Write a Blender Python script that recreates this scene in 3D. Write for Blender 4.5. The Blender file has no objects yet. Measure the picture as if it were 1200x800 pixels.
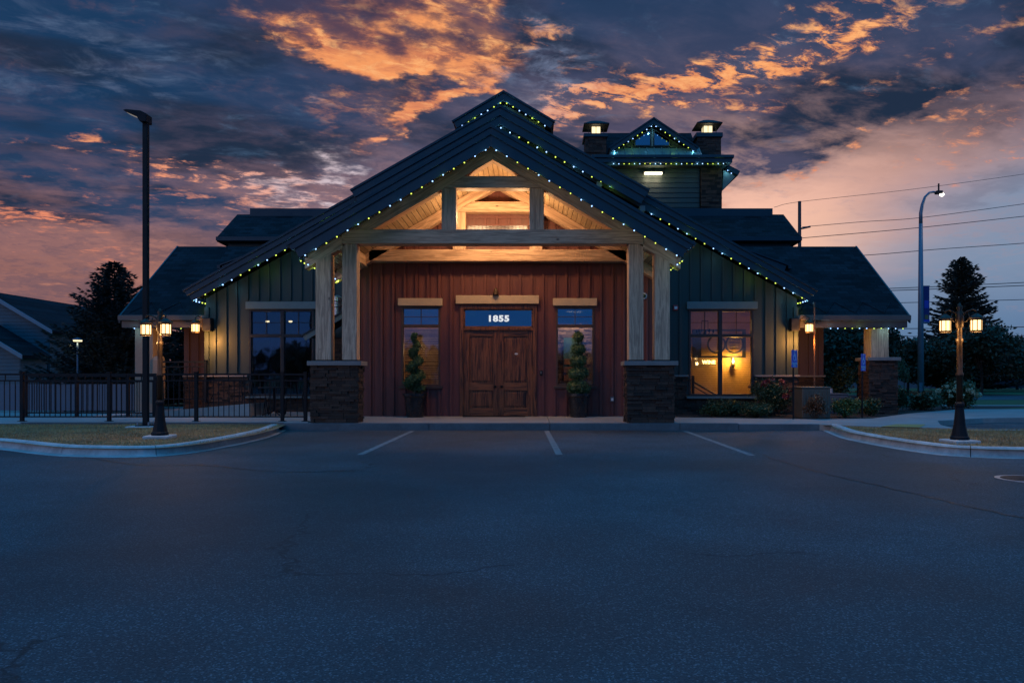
import bpy, math, random
import numpy as np
from math import sin, cos, pi, radians, atan2, sqrt, degrees
random.seed(7); rng = np.random.default_rng(7)
scene = bpy.context.scene
COL = scene.collection

# ------------------------------------------------------------------ camera
FPX, VX, VY, CAMY, CAMZ = 880.0, 622.0, 443.0, -16.6, 1.15
cam_d = bpy.data.cameras.new('camera'); cam = bpy.data.objects.new('camera', cam_d); COL.objects.link(cam)
cam.location = (0, CAMY, CAMZ); cam.rotation_euler = (radians(90), 0, 0)
cam_d.sensor_width = 36; cam_d.lens = FPX/1200*36
cam_d.shift_x = -(VX-600)/1200; cam_d.shift_y = (VY-400)/1200
cam_d.clip_start = .05; cam_d.clip_end = 3000
scene.camera = cam

def sc(Y): return FPX/(Y-CAMY)
def PX(px, Y): return (px-VX)/sc(Y)
def PZ(py, Y): return CAMZ+(VY-py)/sc(Y)

# ------------------------------------------------------------------ colour management
scene.view_settings.view_transform = 'Standard'
scene.view_settings.look = 'None'
scene.view_settings.exposure = 0.0
scene.view_settings.gamma = 1.0
scene.view_settings.use_curve_mapping = False
scene.render.engine = 'CYCLES'
scene.cycles.use_denoising = True
scene.cycles.max_bounces = 6
scene.cycles.transparent_max_bounces = 12
scene.cycles.use_light_tree = True
scene.cycles.sample_clamp_indirect = 4.0
scene.cycles.caustics_reflective = False; scene.cycles.caustics_refractive = False

# ------------------------------------------------------------------ sky
world = bpy.data.worlds.new('World'); scene.world = world; world.use_nodes = True
wt = world.node_tree; wt.nodes.clear()
class NT:
    def __init__(s, t): s.t = t
    def n(s, ty, **kw):
        x = s.t.nodes.new(ty)
        for k, v in kw.items(): setattr(x, k, v)
        return x
    def put(s, sock, v):
        if isinstance(v, bpy.types.NodeSocket): s.t.links.new(v, sock)
        elif v is not None: sock.default_value = v
    def m(s, op, a, b=None, c=None, clamp=False):
        x = s.n('ShaderNodeMath', operation=op); x.use_clamp = clamp
        s.put(x.inputs[0], a)
        if b is not None: s.put(x.inputs[1], b)
        if c is not None: s.put(x.inputs[2], c)
        return x.outputs[0]
    def v(s, op, a, b=None, scale=None):
        x = s.n('ShaderNodeVectorMath', operation=op); s.put(x.inputs[0], a)
        if b is not None: s.put(x.inputs[1], b)
        if scale is not None: s.put(x.inputs[3], scale)
        return x.outputs['Value'] if op in ('DOT_PRODUCT', 'LENGTH') else x.outputs[0]
    def xyz(s, a, b, c=0.0):
        x = s.n('ShaderNodeCombineXYZ'); s.put(x.inputs[0], a); s.put(x.inputs[1], b); s.put(x.inputs[2], c); return x.outputs[0]
    def sep(s, a):
        x = s.n('ShaderNodeSeparateXYZ'); s.put(x.inputs[0], a); return x.outputs
    def mix(s, f, a, b, mode='MIX'):
        x = s.n('ShaderNodeMix', data_type='RGBA', blend_type=mode); x.clamp_factor = True
        s.put(x.inputs[0], f); s.put(x.inputs[6], a if isinstance(a, bpy.types.NodeSocket) else (*a, 1)); s.put(x.inputs[7], b if isinstance(b, bpy.types.NodeSocket) else (*b, 1))
        return x.outputs[2]
    def noise(s, vec, scale, detail=4, rough=.5, dist=0, color=False, lac=2.0):
        x = s.n('ShaderNodeTexNoise'); s.put(x.inputs['Vector'], vec); x.inputs['Scale'].default_value = scale
        x.inputs['Detail'].default_value = detail; x.inputs['Roughness'].default_value = rough; x.inputs['Distortion'].default_value = dist
        x.inputs['Lacunarity'].default_value = lac
        return x.outputs['Color' if color else 'Fac']
    def ramp(s, f, lo, hi, a=0.0, b=1.0, smooth=True):
        x = s.n('ShaderNodeMapRange'); x.interpolation_type = 'SMOOTHSTEP' if smooth else 'LINEAR'
        s.put(x.inputs[0], f); x.inputs[1].default_value = lo; x.inputs[2].default_value = hi; x.inputs[3].default_value = a; x.inputs[4].default_value = b
        return x.outputs[0]
W = NT(wt)
tc = W.n('ShaderNodeTexCoord').outputs['Generated']
D = W.v('NORMALIZE', tc); dx, dy, dz = W.sep(D)
az = W.m('MULTIPLY', W.m('ARCTAN2', dx, dy), 180/pi)
el = W.m('MULTIPLY', W.m('ARCSINE', dz), 180/pi)
# cloud layer: project the direction on a high flat deck, so clouds foreshorten to the horizon
k = W.m('ADD', W.m('MAXIMUM', dz, 0.0), .13)
deck = W.xyz(W.m('DIVIDE', dx, k), W.m('DIVIDE', dy, k), 0.0)
turn = W.n('ShaderNodeVectorRotate', rotation_type='Z_AXIS'); W.put(turn.inputs['Vector'], deck); turn.inputs['Angle'].default_value = radians(-20)
deckr = W.v('MULTIPLY', turn.outputs[0], (1.0, 1.55, 1.0))
nbig = W.noise(deckr, 1.5, 6, .55, .3)
nmid = W.noise(deckr, 4.2, 8, .62, .25)
nfine = W.noise(deckr, 12.5, 8, .68, .35)
nvein = W.noise(W.v('ADD', deckr, (7.3, 2.1, 0)), 6.0, 8, .64, .6)
wob = W.noise(deck, 1.7, 5, .6, 0, True)
wob2 = W.noise(deck, 10.0, 5, .6, 0, True)
warp = W.v('ADD', W.v('MULTIPLY', W.v('SUBTRACT', wob, (.5, .5, .5)), (17, 11, 0)), W.v('MULTIPLY', W.v('SUBTRACT', wob2, (.5, .5, .5)), (8, 5, 0)))
AE = W.xyz(az, el, 0.0)
AEw = W.v('ADD', AE, warp)
def pxdir(px, py):
    u, v_ = (px-VX)/FPX, (VY-py)/FPX
    return degrees(math.atan(u)), degrees(math.atan(v_/sqrt(1+u*u)))
def blob(px, py, rx, ry, rot=0, src=None, pw=1.0):
    a, e = pxdir(px, py)
    mp = W.n('ShaderNodeMapping', vector_type='TEXTURE')
    W.put(mp.inputs['Vector'], src if src is not None else AEw)
    mp.inputs['Location'].default_value = (a, e, 0); mp.inputs['Rotation'].default_value = (0, 0, radians(rot))
    mp.inputs['Scale'].default_value = (rx*.06, ry*.06, 1)
    q = W.v('DOT_PRODUCT', mp.outputs[0], mp.outputs[0])
    g = W.m('EXPONENT', W.m('MULTIPLY', q, -1.0))
    return W.m('MULTIPLY', g, pw) if pw != 1 else g
def total(*a):
    r = a[0]
    for b in a[1:]: r = W.m('ADD', r, b)
    return r
# clear sky behind the clouds: dusk colours by height and bearing
lowband = W.ramp(el, -1, 17, 1, 0)
col = W.mix(W.ramp(el, 3, 22), (.30, .16, .17), (.030, .060, .145))
col = W.mix(blob(120, 330, 340, 105, 0, AE), col, (.34, .145, .12))
col = W.mix(blob(240, 300, 110, 50, 0, AE, .55), col, (.47, .19, .12))
col = W.mix(blob(20, 425, 260, 55, 0, AE, .7), col, (.17, .085, .115))
col = W.mix(blob(330, 230, 220, 55, 12, AE, .8), col, (.36, .20, .22))
col = W.mix(blob(880, 240, 300, 115, -4, AE), col, (1.0, .56, .42))
col = W.mix(blob(960, 285, 150, 42, 0, AE, .9), col, (1.0, .60, .42))
col = W.mix(blob(1150, 225, 160, 50, 8, AE, .8), col, (.58, .33, .30))
col = W.mix(W.m('MULTIPLY', W.ramp(W.m('SUBTRACT', W.m('ADD', az, W.m('MULTIPLY', W.noise(deck, 1.2, 3), 10)), W.m('MULTIPLY', el, 1.15)), 13.5, 26), W.ramp(el, 18, 11)), col, (.21, .28, .41))
col = W.mix(W.m('MULTIPLY', W.ramp(az, 14, 26), W.ramp(el, 8.5, 1)), col, (.085, .18, .34))
col = W.mix(blob(585, 155, 150, 55, 0, AE, .55), col, (.30, .20, .26))
streak = W.noise(W.v('MULTIPLY', AEw, (.035, .16, 1)), 2.2, 7, .62, .4)
col = W.mix(W.m('MULTIPLY', W.m('MULTIPLY', W.ramp(streak, .44, .64), W.ramp(el, 1, 6)), W.ramp(az, 8, -6, .04, .62)), col, (.115, .080, .115))
col = W.mix(W.m('MULTIPLY', W.ramp(streak, .47, .33), W.ramp(az, 8, -6, .15, .45)), col, (.52, .23, .17))
# dark cloud bodies
cover = total(W.ramp(el, 11, 22), blob(120, 90, 330, 150, 0, None, .9), blob(1010, 95, 240, 52, 14, None, 1.0), blob(820, 165, 180, 28, 10, None, .75), blob(650, 70, 150, 70, 0, None, .5), blob(100, 235, 260, 26, 0, None, .7),
              blob(1150, 200, 90, 18, 10, None, .25))
cover = W.m('MULTIPLY', W.m('MINIMUM', cover, 1.0), W.ramp(nmid, .30, .58, .55, 1.0))
cl = W.mix(W.ramp(el, 12, 30), (.052, .066, .128), (.014, .042, .105))
cl = W.mix(blob(60, 90, 420, 170, 0, AE, .95), cl, (.006, .040, .110))
cl = W.mix(blob(760, 160, 300, 80, 0, AE, .6), cl, (.105, .078, .13))
cl = W.mix(blob(430, 20, 130, 45, 0, AE, .8), cl, (.075, .045, .075))
cl = W.mix(W.ramp(nbig, .56, .38), cl, (.013, .026, .058))
col = W.mix(cover, col, cl)
# pale thin veins in the dark cloud
vein = W.m('MULTIPLY', W.ramp(nvein, .52, .76), W.ramp(nfine, .38, .62))
col = W.mix(W.m('MULTIPLY', vein, W.ramp(el, 8, 20, .15, .55)), col, (.085, .165, .29))
# sun-struck undersides
tex = W.ramp(W.m('ADD', W.m('MULTIPLY', nmid, .5), W.m('MULTIPLY', nfine, .5)), .42, .60)
tex2 = W.ramp(W.m('ADD', W.m('MULTIPLY', nfine, .7), W.m('MULTIPLY', nmid, .3)), .43, .64)
solid = total(blob(492, 30, 100, 20, -6, None, 1.4), blob(395, 36, 95, 18, -4, None, 1.2), blob(556, 0, 42, 18, 0, None, 1.0), blob(460, 50, 85, 8, -6, None, .9),
              blob(515, 100, 76, 14, 26, None, 1.6), blob(462, 130, 40, 12, 50, None, 1.0), blob(430, 92, 62, 16, 6, None, .55), blob(420, 120, 60, 14, 0, None, .4), blob(460, 163, 14, 5, 20, None, .8))
solid = W.m('MULTIPLY', solid, W.ramp(tex, 0, 1, .42, 1.0))
broken = total(blob(760, 100, 180, 27, 14, None, 1.6), blob(880, 70, 130, 23, 16, None, 1.3), blob(690, 125, 110, 20, 6, None, 1.2), blob(980, 45, 130, 22, 20, None, 1.1), blob(1000, 170, 190, 10, 12, None, .9), blob(1150, 150, 90, 12, 14, None, .8),
               blob(300, 205, 150, 22, -4, None, 1.1), blob(270, 235, 90, 14, 4, None, .8), blob(35, 250, 75, 20, 0, None, 1.4), blob(120, 175, 150, 12, 0, None, .6), blob(110, 300, 110, 14, -6, None, .7),
               blob(1150, 30, 100, 16, 18, None, .6), blob(640, 30, 60, 10, 0, None, .7), blob(700, 60, 60, 12, 0, None, .6), blob(880, 130, 120, 14, 10, None, .6))
broken = W.m('MULTIPLY', broken, tex2)
lit = W.m('MULTIPLY', W.m('MINIMUM', W.m('ADD', solid, broken), 1.15), W.ramp(nvein, .30, .62, .8, 1.1))
litc = W.mix(W.ramp(el, 9, 24), (.78, .25, .145), W.mix(W.ramp(nfine, .50, .66), W.mix(W.ramp(nvein, .35, .62), (.62, .20, .10), (.95, .35, .125)), (1.0, .46, .18)))
litc = W.mix(blob(360, 215, 120, 40, 0, AE), litc, (.85, .42, .33))
col = W.mix(W.ramp(lit, .10, 1.0), col, litc)
core = W.m('MULTIPLY', blob(445, 8, 85, 13, 4, None, 1.0), .8)
col = W.mix(core, col, (.10, .055, .085))
pale2 = W.m('MULTIPLY', total(blob(660, 80, 80, 34, 0, None, .6), blob(610, 50, 50, 18, 0, None, .4), blob(130, 60, 160, 40, 0, None, .25)), W.ramp(nvein, .44, .66))
col = W.mix(pale2, col, (.22, .27, .42))
pale = W.m('MULTIPLY', total(blob(350, 205, 55, 16, 25, None, .9), blob(395, 190, 40, 8, 20, None, .7), blob(640, 125, 60, 24, 0, None, .4)), tex)
col = W.mix(pale, col, (.62, .50, .55))
# the sky behind the camera and overhead: clear blue dusk, the main light of the scene
back = W.ramp(dy, .18, -.25)
zen = W.ramp(dz, .52, .80)
bcol = W.mix(W.ramp(el, 12, 50), (.012, .13, .42), (.018, .39, 1.0))
bcol = W.mix(W.m('MULTIPLY', W.ramp(nmid, .45, .7), .5), bcol, (.03, .17, .40))
front_or_back = W.m('MAXIMUM', back, zen)
col = W.mix(front_or_back, col, bcol)
col = W.mix(W.ramp(el, -1.5, -6), col, (.012, .018, .03))
SUN_EL, SUN_ROT = radians(24), radians(200)
nish = W.n('ShaderNodeTexSky', sky_type='NISHITA'); nish.sun_disc = False; nish.sun_elevation = radians(1.0); nish.sun_rotation = SUN_ROT
nish.altitude = 200
bg1 = W.n('ShaderNodeBackground'); W.put(bg1.inputs[0], col); bg1.inputs[1].default_value = 1.0
bg2 = W.n('ShaderNodeBackground'); W.put(bg2.inputs[0], nish.outputs[0]); bg2.inputs[1].default_value = 0.002
add = W.n('ShaderNodeAddShader'); wt.links.new(bg1.outputs[0], add.inputs[0]); wt.links.new(bg2.outputs[0], add.inputs[1])
wo = W.n('ShaderNodeOutputWorld'); wt.links.new(add.outputs[0], wo.inputs[0])
world.cycles.sampling_method = 'MANUAL'; world.cycles.sample_map_resolution = 512

# the after-glow: one broad weak sun
sd = bpy.data.lights.new('sun', 'SUN'); sd.energy = 0.34; sd.angle = radians(28); sd.color = (1.0, .76, .70)
so = bpy.data.objects.new('sun', sd); COL.objects.link(so)
so.rotation_euler = (radians(82), 0, radians(-48)); so['kind'] = 'helper'

# ------------------------------------------------------------------ materials
def newmat(name):
    m = bpy.data.materials.new(name); m.use_nodes = True; t = m.node_tree; t.nodes.clear()
    n = NT(t); b = n.n('ShaderNodeBsdfPrincipled'); o = n.n('ShaderNodeOutputMaterial'); t.links.new(b.outputs[0], o.inputs[0])
    return m, n, b
def objco(n): return n.n('ShaderNodeTexCoord').outputs['Object']
def wpos(n): return n.n('ShaderNodeNewGeometry').outputs['Position']
def bump(n, b, h, strength=.3, dist=.01):
    x = n.n('ShaderNodeBump'); x.inputs['Strength'].default_value = strength; x.inputs['Distance'].default_value = dist
    n.put(x.inputs['Height'], h); n.put(b.inputs['Normal'], x.outputs[0])
def c3(c, k=1.0): return tuple(max(0, min(1, v*k)) for v in c)
def basic(name, color, rough=.6, metal=0.0, var=.25, scale=6.0, bmp=.15, island=0.0, spec=.5, stretch=(1, 1, 1), bdist=.01):
    m, n, b = newmat(name)
    co = n.v('MULTIPLY', wpos(n), stretch)
    f = n.noise(co, scale, 6, .6)
    f2 = n.noise(co, scale*7, 3, .6)
    g = n.m('ADD', n.m('MULTIPLY', f, .65), n.m('MULTIPLY', f2, .35))
    col = n.mix(n.ramp(g, .32, .68), c3(color, 1-var), c3(color, 1+var))
    if island:
        r = n.n('ShaderNodeNewGeometry').outputs['Random Per Island']
        col = n.mix(1.0, col, n.mix(r, (1-island,)*3, (1+island*.8,)*3), 'MULTIPLY')
    n.put(b.inputs['Base Color'], col)
    n.put(b.inputs['Roughness'], n.ramp(g, .3, .7, max(.05, rough-.12), min(1, rough+.12)))
    b.inputs['Metallic'].default_value = metal; b.inputs['Specular IOR Level'].default_value = spec
    if bmp: bump(n, b, g, bmp, bdist)
    return m
def wood(name, color, dark, axis='X', ang=0.0, rough=.65, knots=True):
    m, n, b = newmat(name)
    co = wpos(n)
    if ang:
        r = n.n('ShaderNodeVectorRotate', rotation_type='Y_AXIS'); n.put(r.inputs['Vector'], co); r.inputs['Angle'].default_value = ang; co = r.outputs[0]
    st = {'X': (.6, 9, 9), 'Y': (9, .6, 9), 'Z': (9, 9, .6)}[axis]
    cs = n.v('MULTIPLY', co, st)
    g = n.noise(cs, 2.2, 7, .62, 1.2); g2 = n.noise(cs, 9, 4, .7); big = n.noise(co, .9, 3)
    col = n.mix(n.ramp(g, .36, .62), dark, color)
    col = n.mix(n.m('MULTIPLY', n.ramp(g2, .55, .72), .35), col, c3(dark, .6))
    col = n.mix(n.m('MULTIPLY', n.ramp(big, .4, .65), .3), col, c3(color, .62))
    if knots:
        v = n.n('ShaderNodeTexVoronoi'); n.put(v.inputs['Vector'], n.v('MULTIPLY', co, {'X': (.5, 1, 1), 'Y': (1, .5, 1), 'Z': (1, 1, .5)}[axis])); v.inputs['Scale'].default_value = 3.1
        col = n.mix(n.ramp(v.outputs['Distance'], .085, .03), col, c3(dark, .3))
    n.put(b.inputs['Base Color'], col); b.inputs['Roughness'].default_value = rough
    bump(n, b, n.m('ADD', g, n.m('MULTIPLY', g2, .5)), .35, .006)
    return m
def emit(name, color, strength):
    m = bpy.data.materials.new(name); m.use_nodes = True; t = m.node_tree; t.nodes.clear()
    n = NT(t); e = n.n('ShaderNodeEmission'); e.inputs[0].default_value = (*color, 1); e.inputs[1].default_value = strength
    o = n.n('ShaderNodeOutputMaterial'); t.links.new(e.outputs[0], o.inputs[0]); return m
M = {}
PI2 = pi/2
BEAM, BEAMD = (.66, .44, .29), (.34, .21, .135)
M['wood_x'] = wood('timber_along_x', BEAM, BEAMD, 'X'); M['wood_y'] = wood('timber_along_y', BEAM, BEAMD, 'Y'); M['wood_z'] = wood('timber_upright', BEAM, BEAMD, 'Z')
M['wood_l'] = wood('timber_left_rafter', BEAM, BEAMD, 'X', radians(30)); M['wood_r'] = wood('timber_right_rafter', BEAM, BEAMD, 'X', radians(-30))
M['door_z'] = wood('door_timber_upright', (.25, .090, .032), (.026, .010, .005), 'Z', 0, .40); M['door_x'] = wood('door_timber_across', (.28, .105, .038), (.030, .012, .006), 'X', 0, .40)
M['lintel'] = basic('tan_painted_trim', (.52, .40, .27), .55, var=.08, bmp=.1)
M['red'] = basic('red_brown_siding', (.135, .043, .038), .55, var=.22, scale=1.6, bmp=.2, stretch=(3, 3, .5))
M['green'] = basic('dark_green_siding', (.025, .040, .038), .55, var=.14, scale=1.2, bmp=.15, stretch=(3, 3, .6))
M['green_trim'] = basic('grey_green_trim', (.12, .165, .165), .5, var=.08)
M['blue_wood'] = basic('blue_grey_painted_wood', (.05, .07, .11), .6)
M['purple'] = basic('plum_siding', (.085, .045, .05), .6, var=.15, scale=1.5, stretch=(3, 3, .5))
M['fascia'] = basic('charcoal_metal_fascia', (.022, .040, .054), .45, 0.2, var=.14, scale=2.0, bmp=.05)
M['fascia2'] = basic('charcoal_metal_drip_edge', (.018, .032, .044), .42, 0.25, var=.12, scale=2.0, bmp=.05)
M['fascia_g'] = basic('warm_gutter_metal', (.11, .09, .08), .5, 0.2, var=.1, scale=2.0, bmp=.05)
M['dark_metal'] = basic('black_powder_coated_metal', (.008, .010, .014), .6, 0.0, spec=.2, var=.2)
M['bronze'] = basic('aged_bronze_metal', (.055, .032, .02), .45, 0.5, var=.25, scale=12)
M['galv'] = basic('galvanised_steel', (.33, .37, .42), .4, .8, var=.1, scale=8)
M['concrete'] = basic('broom_finished_concrete', (.29, .27, .255), .8, var=.17, scale=1.4, bmp=.25)
M['kerbc'] = basic('weathered_kerb_concrete', (.46, .46, .45), .8, var=.26, scale=2.2, bmp=.4)
M['dark_conc'] = basic('dark_concrete_edge', (.105, .115, .125), .85, var=.25, scale=1.8, bmp=.3)  # darker, slightly bluish concrete for the edge faces
M['cap'] = basic('cast_stone_cap', (.21, .185, .175), .7, var=.14, scale=4, bmp=.2)
M['stone'] = basic('stacked_ledge_stone', (.050, .027, .018), .85, var=.4, scale=9, bmp=.7, island=.6, bdist=.02)
M['mortar'] = basic('dark_stone_joint', (.012, .009, .008), .95)
M['stucco'] = basic('beige_stucco', (.26, .20, .15), .85, var=.1, scale=14, bmp=.3)
M['void'] = basic('unlit_room_surface', (.03, .028, .028), .9)
M['tan_wall'] = basic('warm_plaster_wall', (.40, .28, .16), .8, var=.12, scale=2)
M['blind'] = basic('wooden_blind_slats', (.20, .12, .06), .6, var=.3, scale=3)
M['frame'] = basic('black_window_frame', (.018, .018, .02), .4, .1)
M['frame_br'] = basic('brown_window_frame', (.075, .045, .032), .5)
M['soil'] = basic('dark_mulch', (.035, .024, .018), .95, var=.5, scale=18, bmp=1.0, bdist=.04)
M['bark'] = basic('rough_bark', (.055, .04, .03), .9, var=.35, scale=14, bmp=.8, stretch=(1, 1, .3))
M['spruce'] = basic('blue_spruce_needles', (.028, .050, .045), .7, var=.3, scale=2.2, island=.35, bmp=0)
M['leaf'] = basic('dull_green_leaves', (.045, .070, .022), .6, var=.35, scale=2.5, island=.5, bmp=0)
M['tree_leaf'] = basic('dark_tree_leaves', (.022, .034, .013), .6, var=.35, scale=.8, island=.5, bmp=0)
M['leaf2'] = basic('yellow_green_leaves', (.090, .125, .030), .55, var=.3, scale=6, island=.5, bmp=0)
M['leaf3'] = basic('rusty_shrub_leaves', (.17, .075, .035), .55, var=.35, scale=6, island=.6, bmp=0)
M['topiary'] = basic('clipped_topiary_leaves', (.055, .115, .040), .5, var=.3, scale=8, island=.55, bmp=0)
M['petal'] = basic('white_green_petals', (.45, .50, .34), .6, var=.1, island=.3, bmp=0)
M['redflower'] = basic('dark_red_petals', (.30, .04, .04), .6, var=.2, island=.3, bmp=0)
M['pot'] = basic('glazed_dark_pot', (.018, .016, .018), .28, var=.3, scale=6)
M['gravel'] = basic('pale_pebble_mulch', (.38, .34, .30), .8, island=.4)
M['blade'] = basic('dry_grass_blades', (.42, .26, .10), .7, var=.4, scale=1.3, island=.45, bmp=0)
M['turf'] = basic('dry_turf_soil', (.24, .145, .07), .95, var=.35, scale=2.5, bmp=.8, bdist=.03)
M['lawn'] = basic('mown_green_lawn', (.035, .085, .022), .9, var=.22, scale=.5, bmp=.6, bdist=.03)
M['white_paint'] = basic('worn_white_road_paint', (.22, .21, .20), .85, var=.5, scale=9, bmp=.2)
M['tactile'] = basic('yellow_tactile_paving', (.42, .27, .08), .8, var=.15)
M['house'] = basic('blue_grey_lap_siding', (.075, .11, .135), .7, var=.1, scale=1)
M['house_trim'] = basic('pale_blue_trim', (.17, .22, .27), .6, var=.06)
M['vinyl'] = basic('pale_vinyl_boards', (.10, .12, .155), .6, var=.08)
M['utility'] = basic('tan_enclosure_paint', (.13, .095, .07), .55, var=.1)
M['unit'] = basic('grey_condenser_steel', (.10, .11, .13), .5, .3, var=.1)
M['sign_blue'] = basic('blue_sign_face', (.02, .09, .55), .45, var=.06)
M['sign_white'] = basic('white_sign_print', (.55, .62, .78), .5, var=.04)
M['white'] = basic('white_plastic', (.62, .62, .62), .4, var=.04)
M['alarm'] = basic('red_plastic', (.35, .03, .03), .4, var=.04)
M['lens'] = basic('smoked_dome_lens', (.008, .008, .01), .1, var=0, bmp=0)
M['banner'] = basic('navy_banner_cloth', (.010, .018, .13), .7, var=.1)
M['banner_b'] = basic('bright_blue_banner_band', (.025, .05, .40), .7, var=.1)
M['banner_g'] = basic('dull_gold_banner_print', (.14, .12, .05), .7, var=.1)
M['street_pole'] = basic('blue_grey_painted_steel', (.13, .18, .24), .45, .3, var=.1)
M['wire'] = basic('power_line_wire', (.03, .035, .045), .6, 0)
M['copper'] = basic('copper_chain', (.24, .12, .07), .4, .7, var=.2)
M['skirt'] = basic('pale_green_standing_seam', (.13, .26, .27), .4, .35, var=.12, scale=3)
M['bulb_b'] = emit('cool_white_led', (.30, .52, 1.0), 3.4); M['bulb_y'] = emit('yellow_green_led', (.72, .92, .12), 2.0)
M['lantern'] = emit('warm_lantern_glass', (1.0, .60, .24), 3.4)
M['chim_lantern'] = emit('pale_yellow_lantern_glass', (1.0, .80, .45), 1.6)
M['cool_lamp'] = emit('white_lamp_lens', (1.0, .92, .78), 6); M['dim_lamp'] = emit('fading_lamp_lens', (1.0, .92, .85), .22)
M['wall_tube'] = emit('warm_tube_lamp', (1.0, .82, .48), 6); M['downlight'] = emit('ceiling_downlight_lens', (1.0, .80, .52), 14)
M['neon'] = emit('yellow_neon_tube', (1.0, .68, .22), 6); M['candle'] = emit('sconce_bulb', (1.0, .68, .24), 12)
M['digits'] = emit('emissive_white_digits', (.92, .95, 1.0), .82)  # emission added to the digits so they read bright white

def make_glass(name, refl=.28, tint=(.75, .85, 1.0), thru=(.9, .9, .9)):
    m = bpy.data.materials.new(name); m.use_nodes = True; t = m.node_tree; t.nodes.clear(); n = NT(t)
    tr = n.n('ShaderNodeBsdfTransparent'); tr.inputs[0].default_value = (*thru, 1)
    gl = n.n('ShaderNodeBsdfGlossy'); gl.inputs['Color'].default_value = (*tint, 1); gl.inputs['Roughness'].default_value = .03
    h = n.noise(wpos(n), 1.3, 2); x = n.n('ShaderNodeBump'); x.inputs['Strength'].default_value = .06; x.inputs['Distance'].default_value = .05; n.put(x.inputs['Height'], h); n.put(gl.inputs['Normal'], x.outputs[0])
    mx = n.n('ShaderNodeMixShader'); mx.inputs[0].default_value = refl; t.links.new(tr.outputs[0], mx.inputs[1]); t.links.new(gl.outputs[0], mx.inputs[2])
    o = n.n('ShaderNodeOutputMaterial'); t.links.new(mx.outputs[0], o.inputs[0]); return m
M['glass'] = make_glass('window_glass', .10); M['glass_r'] = make_glass('reflective_window_glass', .30, thru=(.3, .3, .3)); M['glass_c'] = make_glass('clear_window_glass', .045, thru=(.97, .97, .97))

# tongue and groove ceiling: boards run along Y
m, n, b = newmat('tongue_and_groove_ceiling'); co = wpos(n); cx_, cy_, cz_ = n.sep(co)
bd = n.m('DIVIDE', cx_, .115); fr = n.m('FRACT', bd); gr = n.m('MINIMUM', fr, n.m('SUBTRACT', 1.0, fr))
wn = n.n('ShaderNodeTexWhiteNoise', noise_dimensions='1D'); n.put(wn.inputs['W'], n.m('FLOOR', bd))
g = n.noise(n.v('MULTIPLY', co, (9, .7, 9)), 2.5, 6, .6, 1)
col = n.mix(n.ramp(g, .3, .7), (.30, .19, .10), (.46, .33, .20)); col = n.mix(1.0, col, n.mix(wn.outputs['Value'], (.75,)*3, (1.1,)*3), 'MULTIPLY')
col = n.mix(n.ramp(gr, .09, .02), col, (.05, .03, .02)); n.put(b.inputs['Base Color'], col); b.inputs['Roughness'].default_value = .55
bump(n, b, n.ramp(gr, 0, .1), .5, .01); M['tng'] = m
# roof shingles seen from the front
m, n, b = newmat('asphalt_shingles'); x_, y_, z_ = n.sep(wpos(n))
bt = n.n('ShaderNodeTexBrick'); n.put(bt.inputs['Vector'], n.xyz(x_, n.m('MULTIPLY', z_, 1.55), 0.0)); bt.inputs['Scale'].default_value = 1
bt.inputs['Brick Width'].default_value = .34; bt.inputs['Row Height'].default_value = .16; bt.inputs['Mortar Size'].default_value = .012; bt.inputs['Mortar Smooth'].default_value = .4
bt.inputs['Color1'].default_value = (.006, .008, .011, 1); bt.inputs['Color2'].default_value = (.020, .024, .031, 1); bt.inputs['Mortar'].default_value = (.007, .009, .012, 1)
g = n.noise(wpos(n), .7, 5); col = n.mix(1.0, bt.outputs['Color'], n.mix(n.ramp(g, .3, .7), (.75,)*3, (1.2,)*3), 'MULTIPLY')
n.put(b.inputs['Base Color'], col); b.inputs['Roughness'].default_value = .85; bump(n, b, n.m('SUBTRACT', n.noise(wpos(n), 60, 2), bt.outputs['Fac']), .5, .012); b.inputs['Specular IOR Level'].default_value = .12; M['shingle'] = m
# asphalt
m, n, b = newmat('parking_lot_asphalt'); co = wpos(n)
fine = n.noise(co, 70, 3, .75); spk = n.n('ShaderNodeTexVoronoi'); n.put(spk.inputs['Vector'], co); spk.inputs['Scale'].default_value = 125
wn = n.n('ShaderNodeTexWhiteNoise'); n.put(wn.inputs['Vector'], spk.outputs['Position'])
big = n.noise(co, .22, 5, .55, .6); mid = n.noise(co, 1.1, 5, .6)
col = n.mix(n.ramp(fine, .3, .7), (.019, .026, .031), (.062, .078, .089))
col = n.mix(n.ramp(wn.outputs['Value'], .80, 1.0), col, (.155, .185, .21))
col = n.mix(1.0, col, n.mix(n.ramp(big, .32, .66), (.55,)*3, (1.35,)*3), 'MULTIPLY')
col = n.mix(1.0, col, n.mix(n.ramp(mid, .35, .65), (.85,)*3, (1.1,)*3), 'MULTIPLY')
# tar-filled cracks
ed = n.n('ShaderNodeTexVoronoi', feature='DISTANCE_TO_EDGE'); n.put(ed.inputs['Vector'], n.v('ADD', co, n.v('SCALE', n.noise(co, 1.3, 4, .6, 0, True), None, 1.1))); ed.inputs['Scale'].default_value = .115
crack = n.m('MULTIPLY', n.ramp(ed.outputs['Distance'], .0026, .0010), n.ramp(n.noise(co, .5, 2), .50, .58))
col = n.mix(n.m('MULTIPLY', crack, .8), col, (.010, .010, .011))
n.put(b.inputs['Base Color'], col); n.put(b.inputs['Roughness'], n.ramp(big, .3, .7, .62, .74)); b.inputs['Specular IOR Level'].default_value = .5
bump(n, b, n.m('ADD', fine, n.m('MULTIPLY', spk.outputs['Distance'], .7)), .8, .012); M['asphalt'] = m

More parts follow.
